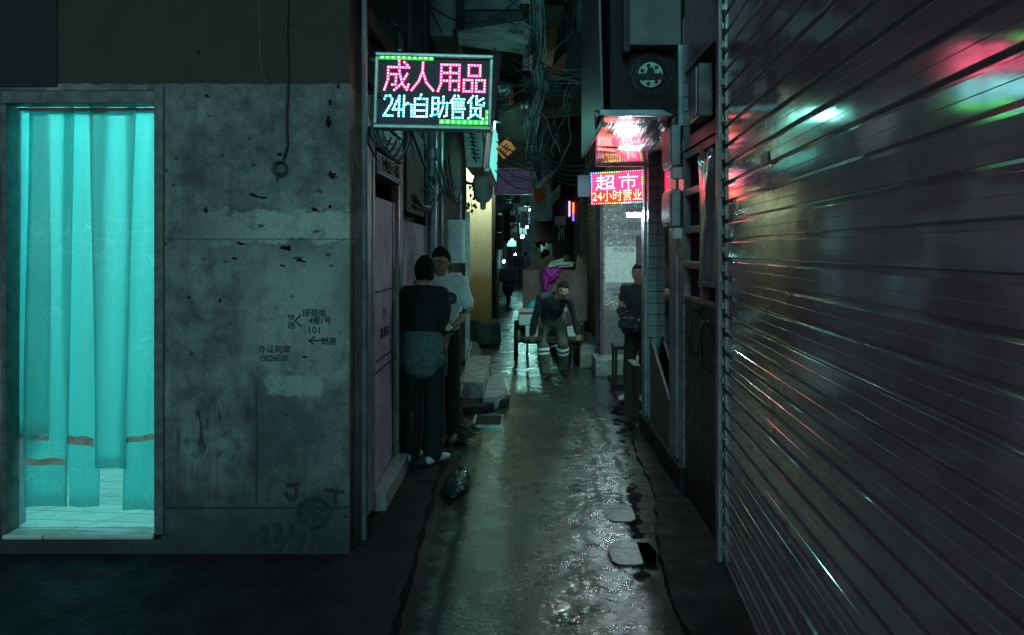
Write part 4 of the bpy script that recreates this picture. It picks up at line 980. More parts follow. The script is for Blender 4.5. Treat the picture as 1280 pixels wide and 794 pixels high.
obj('orange_tube', tube(B(), [(.955, 16.55, 2.45), (.955, 16.55, 2.66)], .018, 8), emit('orange neon', (1, .18, .05), 3), nl); obj('blue_tube', tube(B(), [(.955, 16.55, 2.30), (.955, 16.55, 2.44)], .018, 8), emit('violet neon', (.45, .2, 1), 1.2), nl)
dk = thing('dark_house', 'black windowless house front projecting on the shutter side behind the cart', 'building', (.9, 18.2, 0))
obj('wall', bx(.60, 1.165, 18.0, 40, 0, 9.5), mat('black damp wall', (.034, .018, .028), (.02, .011, .018), 3, .7), dk, bevel=.01)
bm = B(); a_, b_ = at(693, 282, 17.97), at(707, 271, 17.97); box(bm, a_.x, b_.x, 17.88, 17.996, a_.z, b_.z); obj('wall_cabinet', bm, 'white_panel', dk, bevel=.01)
a_ = at(702, 293, 17.9); bm = B(); ring(bm, (a_.x, 17.985, a_.z + .16), (0, 1, 0), .055, .014, 16)
for s in (-1, 1): tube(bm, [(a_.x + s * .03, 17.985, a_.z + .08), (a_.x + s * .055, 17.985, a_.z - .02), (a_.x + s * .05, 17.985, a_.z - .12)], .014, 5)
tube(bm, [(a_.x, 17.985, a_.z + .09), (a_.x, 17.985, a_.z - .08)], .012, 5)
obj('painted_figure', bm, 'foam', dk)
bm = B(); a_ = at(712, 261, 17.9); box(bm, a_.x - .02, a_.x + .02, 17.93, 17.996, a_.z - .16, a_.z + .16); obj('strip_light', bm, emit('pale strip', (.8, .6, .9), 1.2), dk)

# ------------------------------------------------------------------ far alley
far = thing('far_left_house', 'tall damp tenement lining the far alley behind the ochre wall', 'building', (-1, 30, 0))
obj('wall', bx(-4, -.86, 22.0, 60, 0, 14), 'plaster', far)
bm = B()
for k in range(9): box(bm, -.87, -.80, 23 + k * 4, 24.2 + k * 4, .1, 2.1)
obj('door', bm, 'plaster_dark', far)
far2 = thing('far_end_house', 'tall tenement closing the far end of the alley', 'building', (0, 62, 0))
obj('wall', bx(-6, 8, 62, 64, 0, 26), 'plaster', far2)
bm = B()
for i in range(5):
    for j in range(3): box(bm, -2.0 + j * 1.6, -1.2 + j * 1.6, 61.9, 61.99, 3 + i * 3, 4.6 + i * 3)
obj('window', bm, 'dark_metal', far2)
# lamps in the far alley
for (px, py, Y, col, st, r, lab, nm) in ((653, 296, 30, (.40, 1.0, .88), 1100, .055, 'bright teal white bulb burning deep in the alley', 'bulb_lamp'), (640, 300, 24, (.85, .7, 1.0), 22, .03, 'small pale violet bulb beside a cyan lit sign deep in the alley', 'bulb_lamp'), (662, 262, 36, (.4, 1, .88), 1800, .035, 'faint teal bulb beneath the hanging poster far along the alley', 'bulb_lamp')):
    c = at(px, py, Y); e = thing(nm, lab, 'lamp', c)
    bm = B(); blob(bm, c, r, r, r * 1.15, 2, 0); obj('bulb', bm, emit('bulb ' + lab[:12], col, st), e, smooth=True)
    bm = B(); tube(bm, [c + Vector((0, 0, r)), c + Vector((0, 0, r + .12))], [r * .5, r * .4], 8); tube(bm, [c + Vector((0, 0, r + .1)), c + Vector((.05, .1, 2.2))], .008, 5); obj('lamp_holder', bm, 'dark_metal', e)
def frontbox(name, label, cat, px0, py0, px1, py1, Y, dep, m, face=None, group=None, part='case', facename='face', bevel=.01):
    a, b = at(px0, py1, Y), at(px1, py0, Y)
    e = thing(name, label, cat, ((a.x + b.x) / 2, Y, a.z), group)
    obj(part, bx(a.x, b.x, Y, Y + dep, a.z, b.z), m, e, bevel=bevel)
    if face: obj(facename, bx(a.x + .12 * (b.x - a.x), b.x - .12 * (b.x - a.x), Y - .012, Y - .001, a.z + .12 * (b.z - a.z), b.z - .12 * (b.z - a.z)), face, e)
    return e
ps_ = frontbox('board_sign', 'deep violet painted sign board with faint rows of characters hung across the alley', 'sign', 618, 211, 665, 242.5, 14.0, .05, 'sign_purple', None, part='board')
a_, b_ = at(618, 242.5, 14), at(665, 211, 14); cx = (a_.x + b_.x) / 2; hz = b_.z - a_.z
fnt = mat('faint violet lettering', (.75, .35, .60), (.6, .28, .48), 12, .6)
text('lettering', '房屋出租', hz * .26, (cx, 13.995, b_.z - hz * .2), FRONT, fnt, ps_, sx=1.25)
for k, s in enumerate(('单房一房一厅带阳台', '设备齐全拎包入住优', '热水空调宽带洗衣机', '电话看房随时联系我')): text('lettering', s, hz * .135, (cx, 13.995, b_.z - hz * (.42 + .155 * k)), FRONT, fnt, ps_)
bm = B(); fr = .012
for q in ((a_.x - fr, b_.x + fr, b_.z, b_.z + fr), (a_.x - fr, b_.x + fr, a_.z - fr, a_.z), (b_.x, b_.x + fr, a_.z, b_.z), (a_.x - fr, a_.x, a_.z, b_.z)): box(bm, q[0], q[1], 13.985, 14.06, q[2], q[3])
obj('frame', bm, 'gate_frame', ps_)
bm = B()
for x in (a_.x + .06, b_.x - .06): tube(bm, [(x, 14.03, b_.z), (x, 14.03, b_.z + 2.2)], .006, 5)
obj('hanger', bm, 'dark_metal', ps_)
# orange diamond notice
ct = at(632, 186, 9.6); e = thing('warning_card', 'tilted orange warning card clipped to the overhead cables', 'card', ct)
bm = B(); u = Vector((.068, 0, .062)); v = Vector((-.047, 0, .062))
prism(bm, [ct - u - v, ct + u - v, ct + u + v, ct - u + v], (0, .004, 0)); obj('card', bm, 'orange', e)
bm = B()
for k in (-.5, -.1, .3): 
    p0, p1 = ct - u * .55 + v * k, ct + u * .55 + v * k
    prism(bm, [p0 + Vector((0, -.002, 0)), p1 + Vector((0, -.002, 0)), p1 + v * .18 + Vector((0, -.002, 0)), p0 + v * .18 + Vector((0, -.002, 0))], (0, .001, 0))
obj('print_lines', bm, 'ink', e)
# hanging poster panel right of the violet sign
e = frontbox('poster_box', 'pale hanging box with a torn orange poster right of the violet sign board', 'sign', 667, 231, 688, 275, 16.5, .25, mat('pale teal panel', (.45, .52, .50), (.22, .27, .26), 5, .6), None)
a_ = at(668, 254, 16.5); b_ = at(683, 236, 16.5); obj('poster', bx(a_.x, b_.x - .03, 16.485, 16.498, a_.z, b_.z), 'orange', e)
obj('hanger', tube(B(), [(.32, 16.6, 3.0), (.32, 16.6, 5.5)], .012, 6), 'dark_metal', e)
frontbox('fabric_awning', 'dark cloth awning drooping below the poster box', 'awning', 668, 276, 689, 303, 19, .8, 'plaster_dark', None, part='cloth')
frontbox('lit_sign', 'cyan lit hanging sign deep in the alley', 'sign', 634, 301, 645, 308, 23.9, .1, emit('cyan lit box', (.25, 1.0, .9), 1.6), None, part='panel')
frontbox('white_board', 'white board with ruled lines behind the head of the man by the cart', 'sign', 663, 315, 677, 327, 21, .04, 'foam', None, part='board')
frontbox('plank', 'tall brown board leaning on the wall far behind the cart', 'board', 645, 299, 652, 318, 29, .06, mat('brown board', (.30, .20, .12), None, 5, .8), None, part='board')
frontbox('cardboard_sheet', 'brown cardboard sheet hung high beside the ochre wall corner', 'cardboard', 620, 269, 630, 290, 18.5, .12, 'card', None, part='sheet')
frontbox('cardboard_sheet', 'brown cardboard sheet hung low beside the ochre wall corner', 'cardboard', 619, 291, 629, 312, 18.4, .12, 'card', None, part='sheet')
frontbox('air_conditioner', 'white air conditioner below the violet sign board', 'air conditioner', 630, 245, 640, 249, 20, .3, 'white_plastic', 'dark_metal')
frontbox('air_conditioner', 'grey air conditioner hung under the small white one deep in the alley', 'air conditioner', 629, 254, 644, 263, 22, .4, 'white_panel', 'dark_metal')
frontbox('air_conditioner', 'dim air conditioner above the cyan lit sign deep in the alley', 'air conditioner', 633, 268, 646, 279, 24, .4, 'white_panel', 'dark_metal')
frontbox('air_conditioner', 'tiny air conditioner beside the poster box on the far wall', 'air conditioner', 655, 252, 663, 258, 26, .3, 'white_plastic', 'dark_metal')
frontbox('orange_card', 'small orange card on the far wall above the cyan lit sign', 'card', 637, 282, 642, 287, 23.8, .02, 'orange', None, part='card')
# hanging laundry
for k, (px, py, ln, lab) in enumerate(((633, 262, 40, 'dark long coat hung on the line nearest the ochre wall'), (673, 282, 26, 'dark trousers hung beneath the poster box'), (681, 284, 22, 'dark shirt hung beneath the dark awning next to trousers'))):
    Y = 19.5; a = at(px, py, Y); e = thing('laundry', lab, 'clothes', at(px, py + ln, Y))
    bm = B(); n = 6
    hw = .09
    top = [a + Vector((hw * (k2 / 3 - 1), .02 * math.sin(k2), 0)) for k2 in range(7)]
    zb = at(px, py + ln, Y).z
    bot = [Vector((q.x + .02 * math.sin(k2 * 2.1 + k), q.y + .03 * math.cos(k2 * 1.9), zb + .05 * math.sin(k2 * 1.3 + k))) for k2, q in enumerate(top)]
    for p0, p1, q0, q1 in zip(top, top[1:], bot, bot[1:]): hexa(bm, [p0, p1, q1, q0], [v + Vector((0, .05, 0)) for v in (p0, p1, q1, q0)])
    obj('cloth', bm, 'grey_cloth', e); obj('hanger', tube(B(), [a, a + Vector((0, .02, .12))], .006, 5), 'steel', e)
# far clutter along both walls: pipes and small awnings
for k in range(7):
    Y = 23 + k * 4.2; x = -.80; h_ = 2.3 + .25 * (k % 3)
    e = thing('shop_awning', 'small sheet awning over a far alley doorway', 'awning', (x, Y, h_), 'awnings along the far alley')
    bm = B(); hexa(bm, [(x - .05, Y, h_ + .22), (x + .38, Y, h_), (x + .38, Y + 1.6, h_), (x - .05, Y + 1.6, h_ + .22)], [(x - .05, Y, h_ + .24), (x + .38, Y, h_ + .02), (x + .38, Y + 1.6, h_ + .02), (x - .05, Y + 1.6, h_ + .24)]); obj('sheet', bm, 'sheet', e)
for k in range(5):
    Y = 21 + k * 5; x = .585
    e = thing('rubbish_sack', 'dark stuffed sack slumped against the far shutter side wall', 'sack', (x, Y, 0), 'sacks along the far alley')
    bm = B(); blob(bm, (x - .12, Y, .26), .17, .22, .28, 3, .2, 2, k); obj('sack', bm, 'plum', e, smooth=True)
for k in range(6):
    Y = 20.5 + k * 3.4; zz = 3.3 + .8 * (k % 3); e = thing('air_conditioner', 'box air conditioner jutting from the far alley wall above head height', 'air conditioner', (-.7, Y, zz), 'far wall air conditioners')
    xx = -.86 if k % 2 == 0 or True else .6
    obj('case', bx(-.858, -.46, Y, Y + .8, zz, zz + .55), 'white_panel', e, bevel=.02)
    bm = B(); ring(bm, (-.455, Y + .4, zz + .28), (1, 0, 0), .2, .015, 20, 4); ring(bm, (-.455, Y + .4, zz + .28), (1, 0, 0), .1, .01, 16, 4); obj('fan_grille', bm, 'dark_metal', e)

r2_ = random.Random(21)
kinds = (('far_sign', 'sign', 'small faded sign hung over the far alley', 'signs over the far alley', ('sign_purple', 'white_panel', 'orange', 'alu', 'foam')),
         ('pipe_box', 'box', 'grimy duct box fixed high on a far alley wall', 'duct boxes on the far alley walls', ('plaster', 'alu', 'sheet')),
         ('laundry', 'clothes', 'dark garment drying above the far alley', 'garments drying above the far alley', ('grey_cloth', 'denim', 'plum', 'white_cloth')))
for i in range(54):
    nm_, ct_, lb_, gp_, ms_ = kinds[i % 3]
    Y = r2_.uniform(19, 48); side_ = r2_.random() < .55; z = 2.3 + r2_.random() ** 1.3 * (.17 * Y); 
    wd, hg = r2_.uniform(.18, .55), r2_.uniform(.18, .6)
    x = (-.85 + r2_.uniform(.0, .55)) if side_ else (.58 - r2_.uniform(.0, .55) - wd)
    e = thing(nm_, lb_, ct_, (x + wd / 2, Y, z), gp_)
    if ct_ == 'clothes':
        bm = B(); n = 5; hg *= 1.5
        for k in range(n):
            a, c = x + wd * k / n, x + wd * (k + 1) / n; d0, d1 = .05 * math.sin(k * 2 + i), .05 * math.sin(k * 2 + 2 + i)
            hexa(bm, [(a, Y, z + hg), (c, Y, z + hg), (c + d1, Y + d1, z + abs(d1) * 2), (a + d0, Y + d0, z + abs(d0) * 2)], [(a, Y + .04, z + hg), (c, Y + .04, z + hg), (c + d1, Y + .04 + d1, z + abs(d1) * 2), (a + d0, Y + .04 + d0, z + abs(d0) * 2)])
        obj('cloth', bm, r2_.choice(ms_), e); obj('line', tube(B(), sag((-.9, Y + .02, z + hg + .05), (.62, Y + .02, z + hg + .08), .06), .008, 4), 'wire', e)
    else:
        obj('panel', bx(x, x + wd, Y, Y + r2_.uniform(.06, .4), z, z + hg), r2_.choice(ms_), e, bevel=.01)
        obj('bracket', bx(-.86 if side_ else x + wd, x if side_ else .62, Y + .02, Y + .05, z + hg * .6, z + hg * .6 + .03), 'dark_metal', e)
for k, (px, py, Y, col, st) in enumerate(((644, 318, 38, (.3, 1, .85), 160), (659, 284, 25, (.4, 1, .9), 60), (630, 327, 22, (.3, 1, .9), 40))):
    c = at(px, py, Y); e = thing('bulb_lamp', ('low teal bulb beside the far walkers', 'small teal bulb under the far signs right of the bright bulb', 'dim teal bulb low beside the scooter')[k], 'lamp', c)
    bm = B(); blob(bm, c, .035, .035, .04, 2, 0); obj('bulb', bm, emit('far bulb %d' % k, col, st), e, smooth=True); obj('lamp_holder', tube(B(), [c + Vector((0, 0, .05)), c + Vector((.02, .1, 1.6))], .01, 6), 'dark_metal', e)
# ------------------------------------------------------------------ overhead clutter
def sheet_poly(name, label, cat, pts, m, thick=.05, group=None):
    pts = [Vector(p) for p in pts]; n = (pts[1] - pts[0]).cross(pts[2] - pts[1]).normalized() * thick
    bm = B(); hexa(bm, pts, [p + n for p in pts]); c = sum(pts, Vector()) / len(pts)
    return solo(name, label, cat, bm, m, c, group)
sheet_poly('awning', 'pale tilted roofing sheet jutting above the large led sign', 'awning', [at(571, 39, 9.0), at(656, 26, 10.0), at(656, 62, 8.6), at(574, 50, 8.2)], 'sheet')
sheet_poly('awning', 'small dusty ledge sheet low beside the large led sign', 'awning', [at(626, 89, 12), at(664, 88, 13), at(664, 104, 12), at(627, 106, 11.2)], 'sheet')
sheet_poly('awning', 'wide ribbed awning with a broken lower edge hanging over the middle of the alley', 'awning', [at(678, 102, 15), at(735, 98, 15.5), at(737, 142, 14.0), at(679, 146, 13.6)], 'sheet', .03)
sheet_poly('awning', 'dim second awning flap directly below the wide ribbed awning', 'awning', [at(683, 148, 16), at(738, 144, 16), at(740, 165, 15.4), at(690, 168, 15.2)], mat('dim ribbed sheet', (.12, .10, .10), (.07, .06, .06), 3, .7), .03)
sheet_poly('awning', 'broad cream stained canopy behind the orange warning card', 'awning', [at(622, 135, 15.5), at(662, 136, 15.5), at(655, 211, 14.6), at(618, 206, 14.6)], mat('stained cream sheet', (.42, .40, .30), (.20, .18, .13), 2.2, .75), .03)
bal = thing('balcony', 'dark concrete balcony crossing high over the alley', 'balcony', (0, 11, 4.6))
obj('slab', bx(-.95, -.02, 10.2, 13.5, 4.35, 4.6), 'plaster_dark', bal); obj('parapet', bx(-.95, -.05, 10.2, 10.35, 4.62, 6.2), 'plaster', bal)
bal2 = thing('balcony', 'tall dark balcony stack hanging over the shutter side behind the cables', 'balcony', (.4, 14, 5))
obj('slab', bx(.12, .60, 12.8, 18, 5.6, 9), mat('mossy dark render', (.08, .075, .055), (.04, .036, .03), 9, .85, bump=.5), bal2); obj('side_panel', bx(.60, 1.16, 9.6, 12.2, 4.2, 9), 'plaster_dark', bal2)
bal3 = thing('balcony', 'grimy window bay high on the left wall above the led sign', 'balcony', (-.8, 8, 4.6))
obj('case', bx(-.95, -.72, 8.6, 10.1, 3.9, 6.6), 'plaster', bal3); obj('window_grille', bx(-.72, -.70, 8.7, 10.0, 4.0, 6.4), 'dark_metal', bal3)

def bundle(name, label, paths, r0, mats, base):
    e = thing(name, label, 'cable', base)
    for nm, m, sel in mats:
        bm = B()
        for i, p in enumerate(paths):
            if i % len(mats) == sel: tube(bm, p, r0 * rnd.uniform(.6, 1.3), 5)
        obj(nm, bm, m, e)
    return e
def wander(pts, amp, n=18):
    pts = [Vector(p) for p in pts]; ph = [rnd.uniform(0, 6.28) for _ in range(4)]; out = []
    for i in range(n + 1):
        t = i / n * (len(pts) - 1); k = min(int(t), len(pts) - 2); q = pts[k].lerp(pts[k + 1], t - k)
        s = math.sin(math.pi * i / n) ** .5 if 0 < i < n else .3
        out.append(q + Vector((amp * s * math.sin(6 * i / n + ph[0]) + amp * .4 * math.sin(17 * i / n + ph[1]), amp * math.sin(5 * i / n + ph[2]), amp * .5 * math.sin(9 * i / n + ph[3]))))
    return out
mains = [wander([at(668 + rnd.uniform(-5, 14), -30, 9.6), at(672 + rnd.uniform(-8, 8), 60, 9.6), at(674 + rnd.uniform(-10, 10), 110, 9.6), at(664 + rnd.uniform(-6, 6), 165, 9.8), at(664 + rnd.uniform(-6, 8), 200, 10)], .035) for _ in range(26)]
bundle('cable_bundle', 'thick messy bundle of cables dropping from above in the middle of the alley', mains, .009, (('black_cables', 'wire', 0), ('grey_cables', 'wire_grey', 1)), at(668, 200, 9.8))
brs = [wander([at(672, 70 + rnd.uniform(0, 45), 9.6), at(692, 92 + rnd.uniform(-8, 14), 9.8), at(735, 94 + rnd.uniform(-6, 12), 9.2)], .02, 12) for _ in range(9)]
bundle('cable_bundle', 'loose cables branching sideways to the metal side plate', brs, .007, (('black_cables', 'wire', 0), ('grey_cables', 'wire_grey', 1)), at(720, 96, 9.4))
lp = []
cc = at(651, 49, 9.3)
for k in range(7):
    rr0 = .10 + .012 * k; lp.append([cc + Vector((rr0 * math.cos(t) + .01 * math.sin(3 * t + k), .02 * k - .05, rr0 * 1.15 * math.sin(t))) for t in [q * .3 for q in range(22)]])
bundle('cable_coil', 'coil of spare black cable hooked on the thick cable bundle', lp, .006, (('coil', 'wire', 0),), cc)
lows = [sag(at(617 + rnd.uniform(0, 6), 168 + k * 9, 9.2), at(668 + rnd.uniform(0, 12), 180 + k * 11, 9.9), .05 + .02 * (k % 3)) for k in range(6)] + [sag(at(664, 185 + 5 * k, 9.9), at(735, 205 + k * 6, 10.2), .10) for k in range(5)]
bundle('cable_run', 'black cables sagging across the alley over the violet sign board', lows, .011, (('cables', 'wire', 0),), at(650, 200, 9.5))
fall = [wander([at(664, 205, 10), at(667 + k, 235, 10.2), at(700 - 2 * k, 205 + k * 3, 10.5)], .015, 10) for k in range(6)] + [sag(at(700, 232 + 4 * k, 12), at(660, 262 + 5 * k, 13), .05) for k in range(4)]
bundle('cable_run', 'grey cables slanting in front of the poster box', fall, .008, (('cables', 'wire_grey', 0),), at(672, 240, 10.5))
tops = [sag(at(445, -20, 5.2), at(500, 62, 6.4), .1), sag(at(470, -10, 5.4), at(512, 30, 6.6), .1), sag(at(535, 5, 7.5), at(655, -12, 9.2), .25), sag(at(536, 8, 7.5), at(552, 40, 8), .0), sag(at(628, -8, 7.5), at(668, 18, 9.3), .03)]
bundle('cable_run', 'thin cables strung high above the led sign', tops, .007, (('cables', 'wire', 0),), at(535, 5, 7))
side = [sag(at(618, 118 + 6 * k, 7.6), at(664, 95 + 9 * k, 9.7), .04) for k in range(4)] + [wander([at(625, 140, 8.5), at(650, 128, 9), at(664, 150, 9.7)], .03, 10) for k in range(4)]
bundle('cable_run', 'cables running from the awning side sheet into the thick cable bundle', side, .008, (('cables', 'wire', 0), ('pale_cables', 'wire_grey', 1)), at(640, 135, 8.6))

mc = [sag(at(rnd.uniform(560, 640), rnd.uniform(-20, 120), rnd.uniform(9, 13)), at(rnd.uniform(665, 740), rnd.uniform(-20, 140), rnd.uniform(9.5, 14)), rnd.uniform(.05, .5)) for _ in range(18)]
bundle('cable_run', 'many thin slack cables criss crossing above the alley between the balconies', mc, .006, (('black_cables', 'wire', 0), ('grey_cables', 'wire_grey', 1)), at(650, 60, 11))
dr = [wander([at(690 + rnd.uniform(-25, 40), 60 + rnd.uniform(0, 60), 11), at(690 + rnd.uniform(-25, 30), 190 + rnd.uniform(-20, 30), 11.4)], .06, 12) for _ in range(9)]
bundle('cable_run', 'loose cable ends dangling in front of the wide ribbed awning', dr, .006, (('black_cables', 'wire', 0), ('grey_cables', 'wire_grey', 1)), at(690, 190, 11.2))
for k, (q, lab) in enumerate((([(640, 5, 12), (706, 8, 13), (700, 30, 11.5), (642, 34, 11)], 'small rusty eave high over the cable bundle'), ([(690, 170, 17), (738, 168, 17), (742, 200, 15.8), (694, 204, 15.6)], 'drooping torn tarpaulin eave left of the blank lilac panel'), ([(640, 108, 13.5), (668, 104, 13.5), (666, 126, 12.6), (643, 130, 12.4)], 'short bent eave sheet below the dusty ledge'))):
    P4 = [at(*v) for v in q]; bm = B(); n = 9; top = [P4[0].lerp(P4[1], i / n) for i in range(n + 1)]; bot = [P4[3].lerp(P4[2], i / n) + Vector((0, 0, -.10 * abs(noise.noise(Vector((i * 1.7, k, 0)))))) for i in range(n + 1)]
    for a, c, d, e2 in zip(top, top[1:], bot[1:], bot): hexa(bm, [a, c, d, e2], [v + Vector((0, .02, .02)) for v in (a, c, d, e2)])
    solo('awning', lab, 'awning', bm, ('rust', 'denim', 'sheet')[k], sum(P4, Vector()) / 4)
# ------------------------------------------------------------------ ground objects, left
st = thing('concrete_step', 'tall pale concrete block step with a dark front beside the wall', 'step', (-.58, 10.5, 0))
obj('block', bx(-.745, -.455, 9.55, 11.9, 0, .27), 'concrete', st, bevel=.018)
bm = B(); pts = [(-.452, 9.25), (-.30, 9.3), (-.215, 9.55), (-.20, 10.0), (-.25, 10.6), (-.452, 10.8)]
prism(bm, [(x, y, 0) for x, y in pts], (0, 0, .155)); s2 = solo('concrete_step', 'low pale rounded concrete step in front of the taller block', 'step', bm, 'concrete', (-.33, 10, 0), bevel=.02)
bm = B(); prism(bm, [(-.95, 8.9, .0), (-.44, 9.1, .0), (-.17, 9.55, .0), (-.17, 9.8, 0), (-.46, 9.54, 0), (-.95, 9.54, 0)], (0, 0, .09))
solo('stone_kerb', 'dark curved kerb stone around the foot of the pale steps', 'kerb', bm, 'kerb', (-.5, 9.3, 0), bevel=.02)
rk = thing('boulder', 'rough dark boulder at the foot of the ochre wall', 'stone', (-.72, 15.6, 0))
bm = B(); n = 9; lo, hi_ = [], []
for k in range(n):
    t = 2 * math.pi * k / n + .2; q = 1 + .14 * noise.noise(Vector((math.cos(t) * 2, math.sin(t) * 2, 7)))
    lo.append((-.74 + .34 * q * math.cos(t), 15.9 + .34 * q * math.sin(t), 0)); hi_.append((-.74 + .29 * q * math.cos(t), 15.9 + .29 * q * math.sin(t), .43 + .05 * math.sin(t * 2)))
hexa(bm, lo, hi_); obj('boulder_stone', bm, 'stone', rk, bevel=.05)
bm = B(); blob(bm, (-.83, 13.2, .13), .2, .2, .2, 3, .2, 2.2, 5); solo('boulder', 'smaller dark stone nearer the pale concrete steps', 'stone', bm, 'stone', (-.83, 13.2, 0), smooth=True)
bro = thing('broom', 'worn broom with pale handle leaning on the wall above the gutter', 'broom', (-.62, 8.0, .05))
bm = B(); tube(bm, [at(569, 522, 7.8), at(589, 428, 8.6)], .013, 8); obj('handle', bm, mat('pale broom handle', (.42, .40, .34), None, 9, .6), bro)
bm = B(); c = at(577, 535, 7.7)
blob(bm, (c.x, 7.8, c.z - .03), .115, .13, .095, 3, .35, 4, 2)
for k in range(70):
    a = rnd.uniform(0, 6.28); d = Vector((math.cos(a) * .13, math.sin(a) * .12, -.06 + rnd.uniform(-.05, .05))); p = Vector((c.x, 7.8, c.z - .02)); tube(bm, [p, p + d * rnd.uniform(.8, 1.25)], .004, 4)
obj('bristles', bm, 'broom', bro)
# crumpled clear bag in gutter
bm = B(); blob(bm, (-.49, 6.35, .03), .085, .36, .05, 4, .30, 1.7, 11)
for v in bm.verts: v.co.z = max(v.co.z, .004)
o = solo('plastic_bag', 'crumpled dark glossy plastic bag lying in the gutter by the pale slippers', 'bag', bm, 'clear', (-.5, 6.35, 0), smooth=True)
def grate(label, cx, cy, w, l, rot):
    e = thing('drain_grate', label, 'grate', (cx, cy, .012))
    bm = B(); M_ = Matrix.Translation((cx, cy, 0)) @ Matrix.Rotation(rot, 4, 'Z')
    for x in (-w / 2, w / 2): box(bm, x - .012, x + .012, -l / 2, l / 2, 0, .026)
    for y in (-l / 2, l / 2): box(bm, -w / 2, w / 2, y - .012, y + .012, .001, .027)
    bm.transform(M_); obj('frame', bm, 'steel', e)
    bm = B(); n = int(l / .035)
    for k in range(1, n): box(bm, -w / 2 + .012, w / 2 - .012, -l / 2 + k * l / n - .006, -l / 2 + k * l / n + .006, .004, .020)
    bm.transform(M_); obj('bars', bm, 'rust', e)
    bm = B(); box(bm, -w / 2 + .01, w / 2 - .01, -l / 2 + .01, l / 2 - .01, -.005, .006); bm.transform(M_); obj('drain_pit', bm, 'rubber', e)
grate('iron drain grate let into the road below the pale steps', -.36, 8.65, .28, .55, .0)
def slab_cover(label, px0, px1, y0, y1, m):
    x0 = (px0 - VX) / F * (y0 + y1) / 2; x1 = (px1 - VX) / F * (y0 + y1) / 2
    e = thing('drain_cover', label, 'cover', ((x0 + x1) / 2, y0, .012))
    bm = B(); n = 18; rim = []
    for k in range(n):
        t = 2 * math.pi * k / n; a = (x0 + x1) / 2 + (x1 - x0) / 2 * max(-1, min(1, 1.25 * math.cos(t))) * (1 + .03 * math.sin(5 * t)); b = (y0 + y1) / 2 + (y1 - y0) / 2 * max(-1, min(1, 1.2 * math.sin(t))) * (1 + .04 * math.cos(4 * t)); rim.append((a, b, -.004))
    prism(bm, rim, (0, 0, .014)); obj('plate', bm, m, e)
    bm = B()
    for i in range(7):
        for j in (2,): disc(bm, (x0 + (x1 - x0) * (i + 1.2) / 9, y0 + (y1 - y0) * (j + 1) / 4.2, .0115), (0, 0, 1), .006, .002, 8)
    obj('holes', bm, 'rubber', e)
wetp = mat('wet smooth cover plate', (.04, .045, .045), (.02, .02, .02), 9, .30, rough2=.46, bump=.35, bscale=60)
slab_cover('wet smooth drain cover plate farther up the broken road edge', 757, 792, 5.47, 5.83, wetp)
slab_cover('wet smooth drain cover plate beside the open black hole', 762, 804, 4.72, 5.08, wetp)
bm = B(); prism(bm, [(.665, 4.76, .010), (.735, 4.74, .010), (.76, 4.9, .010), (.735, 5.05, .010), (.67, 5.06, .010)], (0, 0, .006)); 
solo('road_hole', 'open black hole in the road beside the drain cover', 'hole', bm, mat('black pit', (.004, .004, .004), None, 9, .95, spec=0.), (.7, 4.9, .01))
# narrow counter between the two talking people and the wall
ctn = thing('stand', 'narrow steel stand with a pale top at the hip of the white shirt man', 'stand', (-.72, 7.75, .1))
obj('top', bx(-.80, -.58, 7.72, 7.95, .92, .95), 'white_panel', ctn, bevel=.004)
bm = B()
for x in (-.79, -.60): tube(bm, [(x, 7.75, .1), (x, 7.75, .92)], .012, 6)
obj('leg', bm, 'steel', ctn)
rl = thing('door_leaf', 'grey hinged metal gate leaf folded against the second door post', 'gate', (-.86, 6.55, .1))
bm = B(); tube(bm, [(-.915, 6.78, .1), (-.915, 6.78, 1.05), (-.865, 6.62, 1.05), (-.865, 6.62, .1)], .014, 8); obj('frame', bm, 'dark_metal', rl); obj('latch', bx(-.88, -.85, 6.60, 6.64, .35, .50), 'dark_metal', rl, bevel=.004)

# leaning board by the post on the right
bm = B(); prism(bm, [(1.02, 8.30, .07), (1.10, 8.26, .07), (1.135, 8.26, .62), (1.06, 8.30, .62)], (0, .5, 0)); solo('leaning_board', 'dark board leaning in front of the woman against the shop post', 'board', bm, 'gate', (1.07, 8.4, .07), bevel=.004)

# ------------------------------------------------------------------ scooter far down the alley
sco = thing('delivery_scooter', 'dark delivery scooter with a large teal grey top box parked far along the alley', 'scooter', (-.48, 27, 0))
bm = B(); box(bm, -.80, -.20, 26.9, 27.35, .72, 1.16); obj('top_box', bm, mat('teal grey box', (.10, .14, .15), (.06, .085, .09), 5, .5), sco, bevel=.03)
bm = B(); ring(bm, (-.50, 27.0, .24), (1, 0, 0), .19, .055, 24, 8); ring(bm, (-.50, 28.2, .24), (1, 0, 0), .19, .055, 24, 8); obj('wheel', bm, 'rubber', sco, smooth=True)
bm = B(); blob(bm, (-.5, 27.2, .55), .19, .5, .26, 3, .1, 2, 1); box(bm, -.62, -.38, 27.3, 28.1, .28, .40); box(bm, -.66, -.34, 28.0, 28.2, .35, 1.05); obj('body', bm, 'dark_metal', sco, smooth=False)
bm = B(); tube(bm, [(-.82, 28.05, 1.1), (-.5, 28.15, 1.12), (-.18, 28.05, 1.1)], .018, 6); obj('handlebar', bm, 'dark_metal', sco)
obj('mudguard', bx(-.58, -.42, 26.72, 26.78, .28, .62), 'dark_metal', sco, bevel=.01); obj('tail_light', bx(-.58, -.42, 26.70, 26.72, .60, .66), 'red', sco)

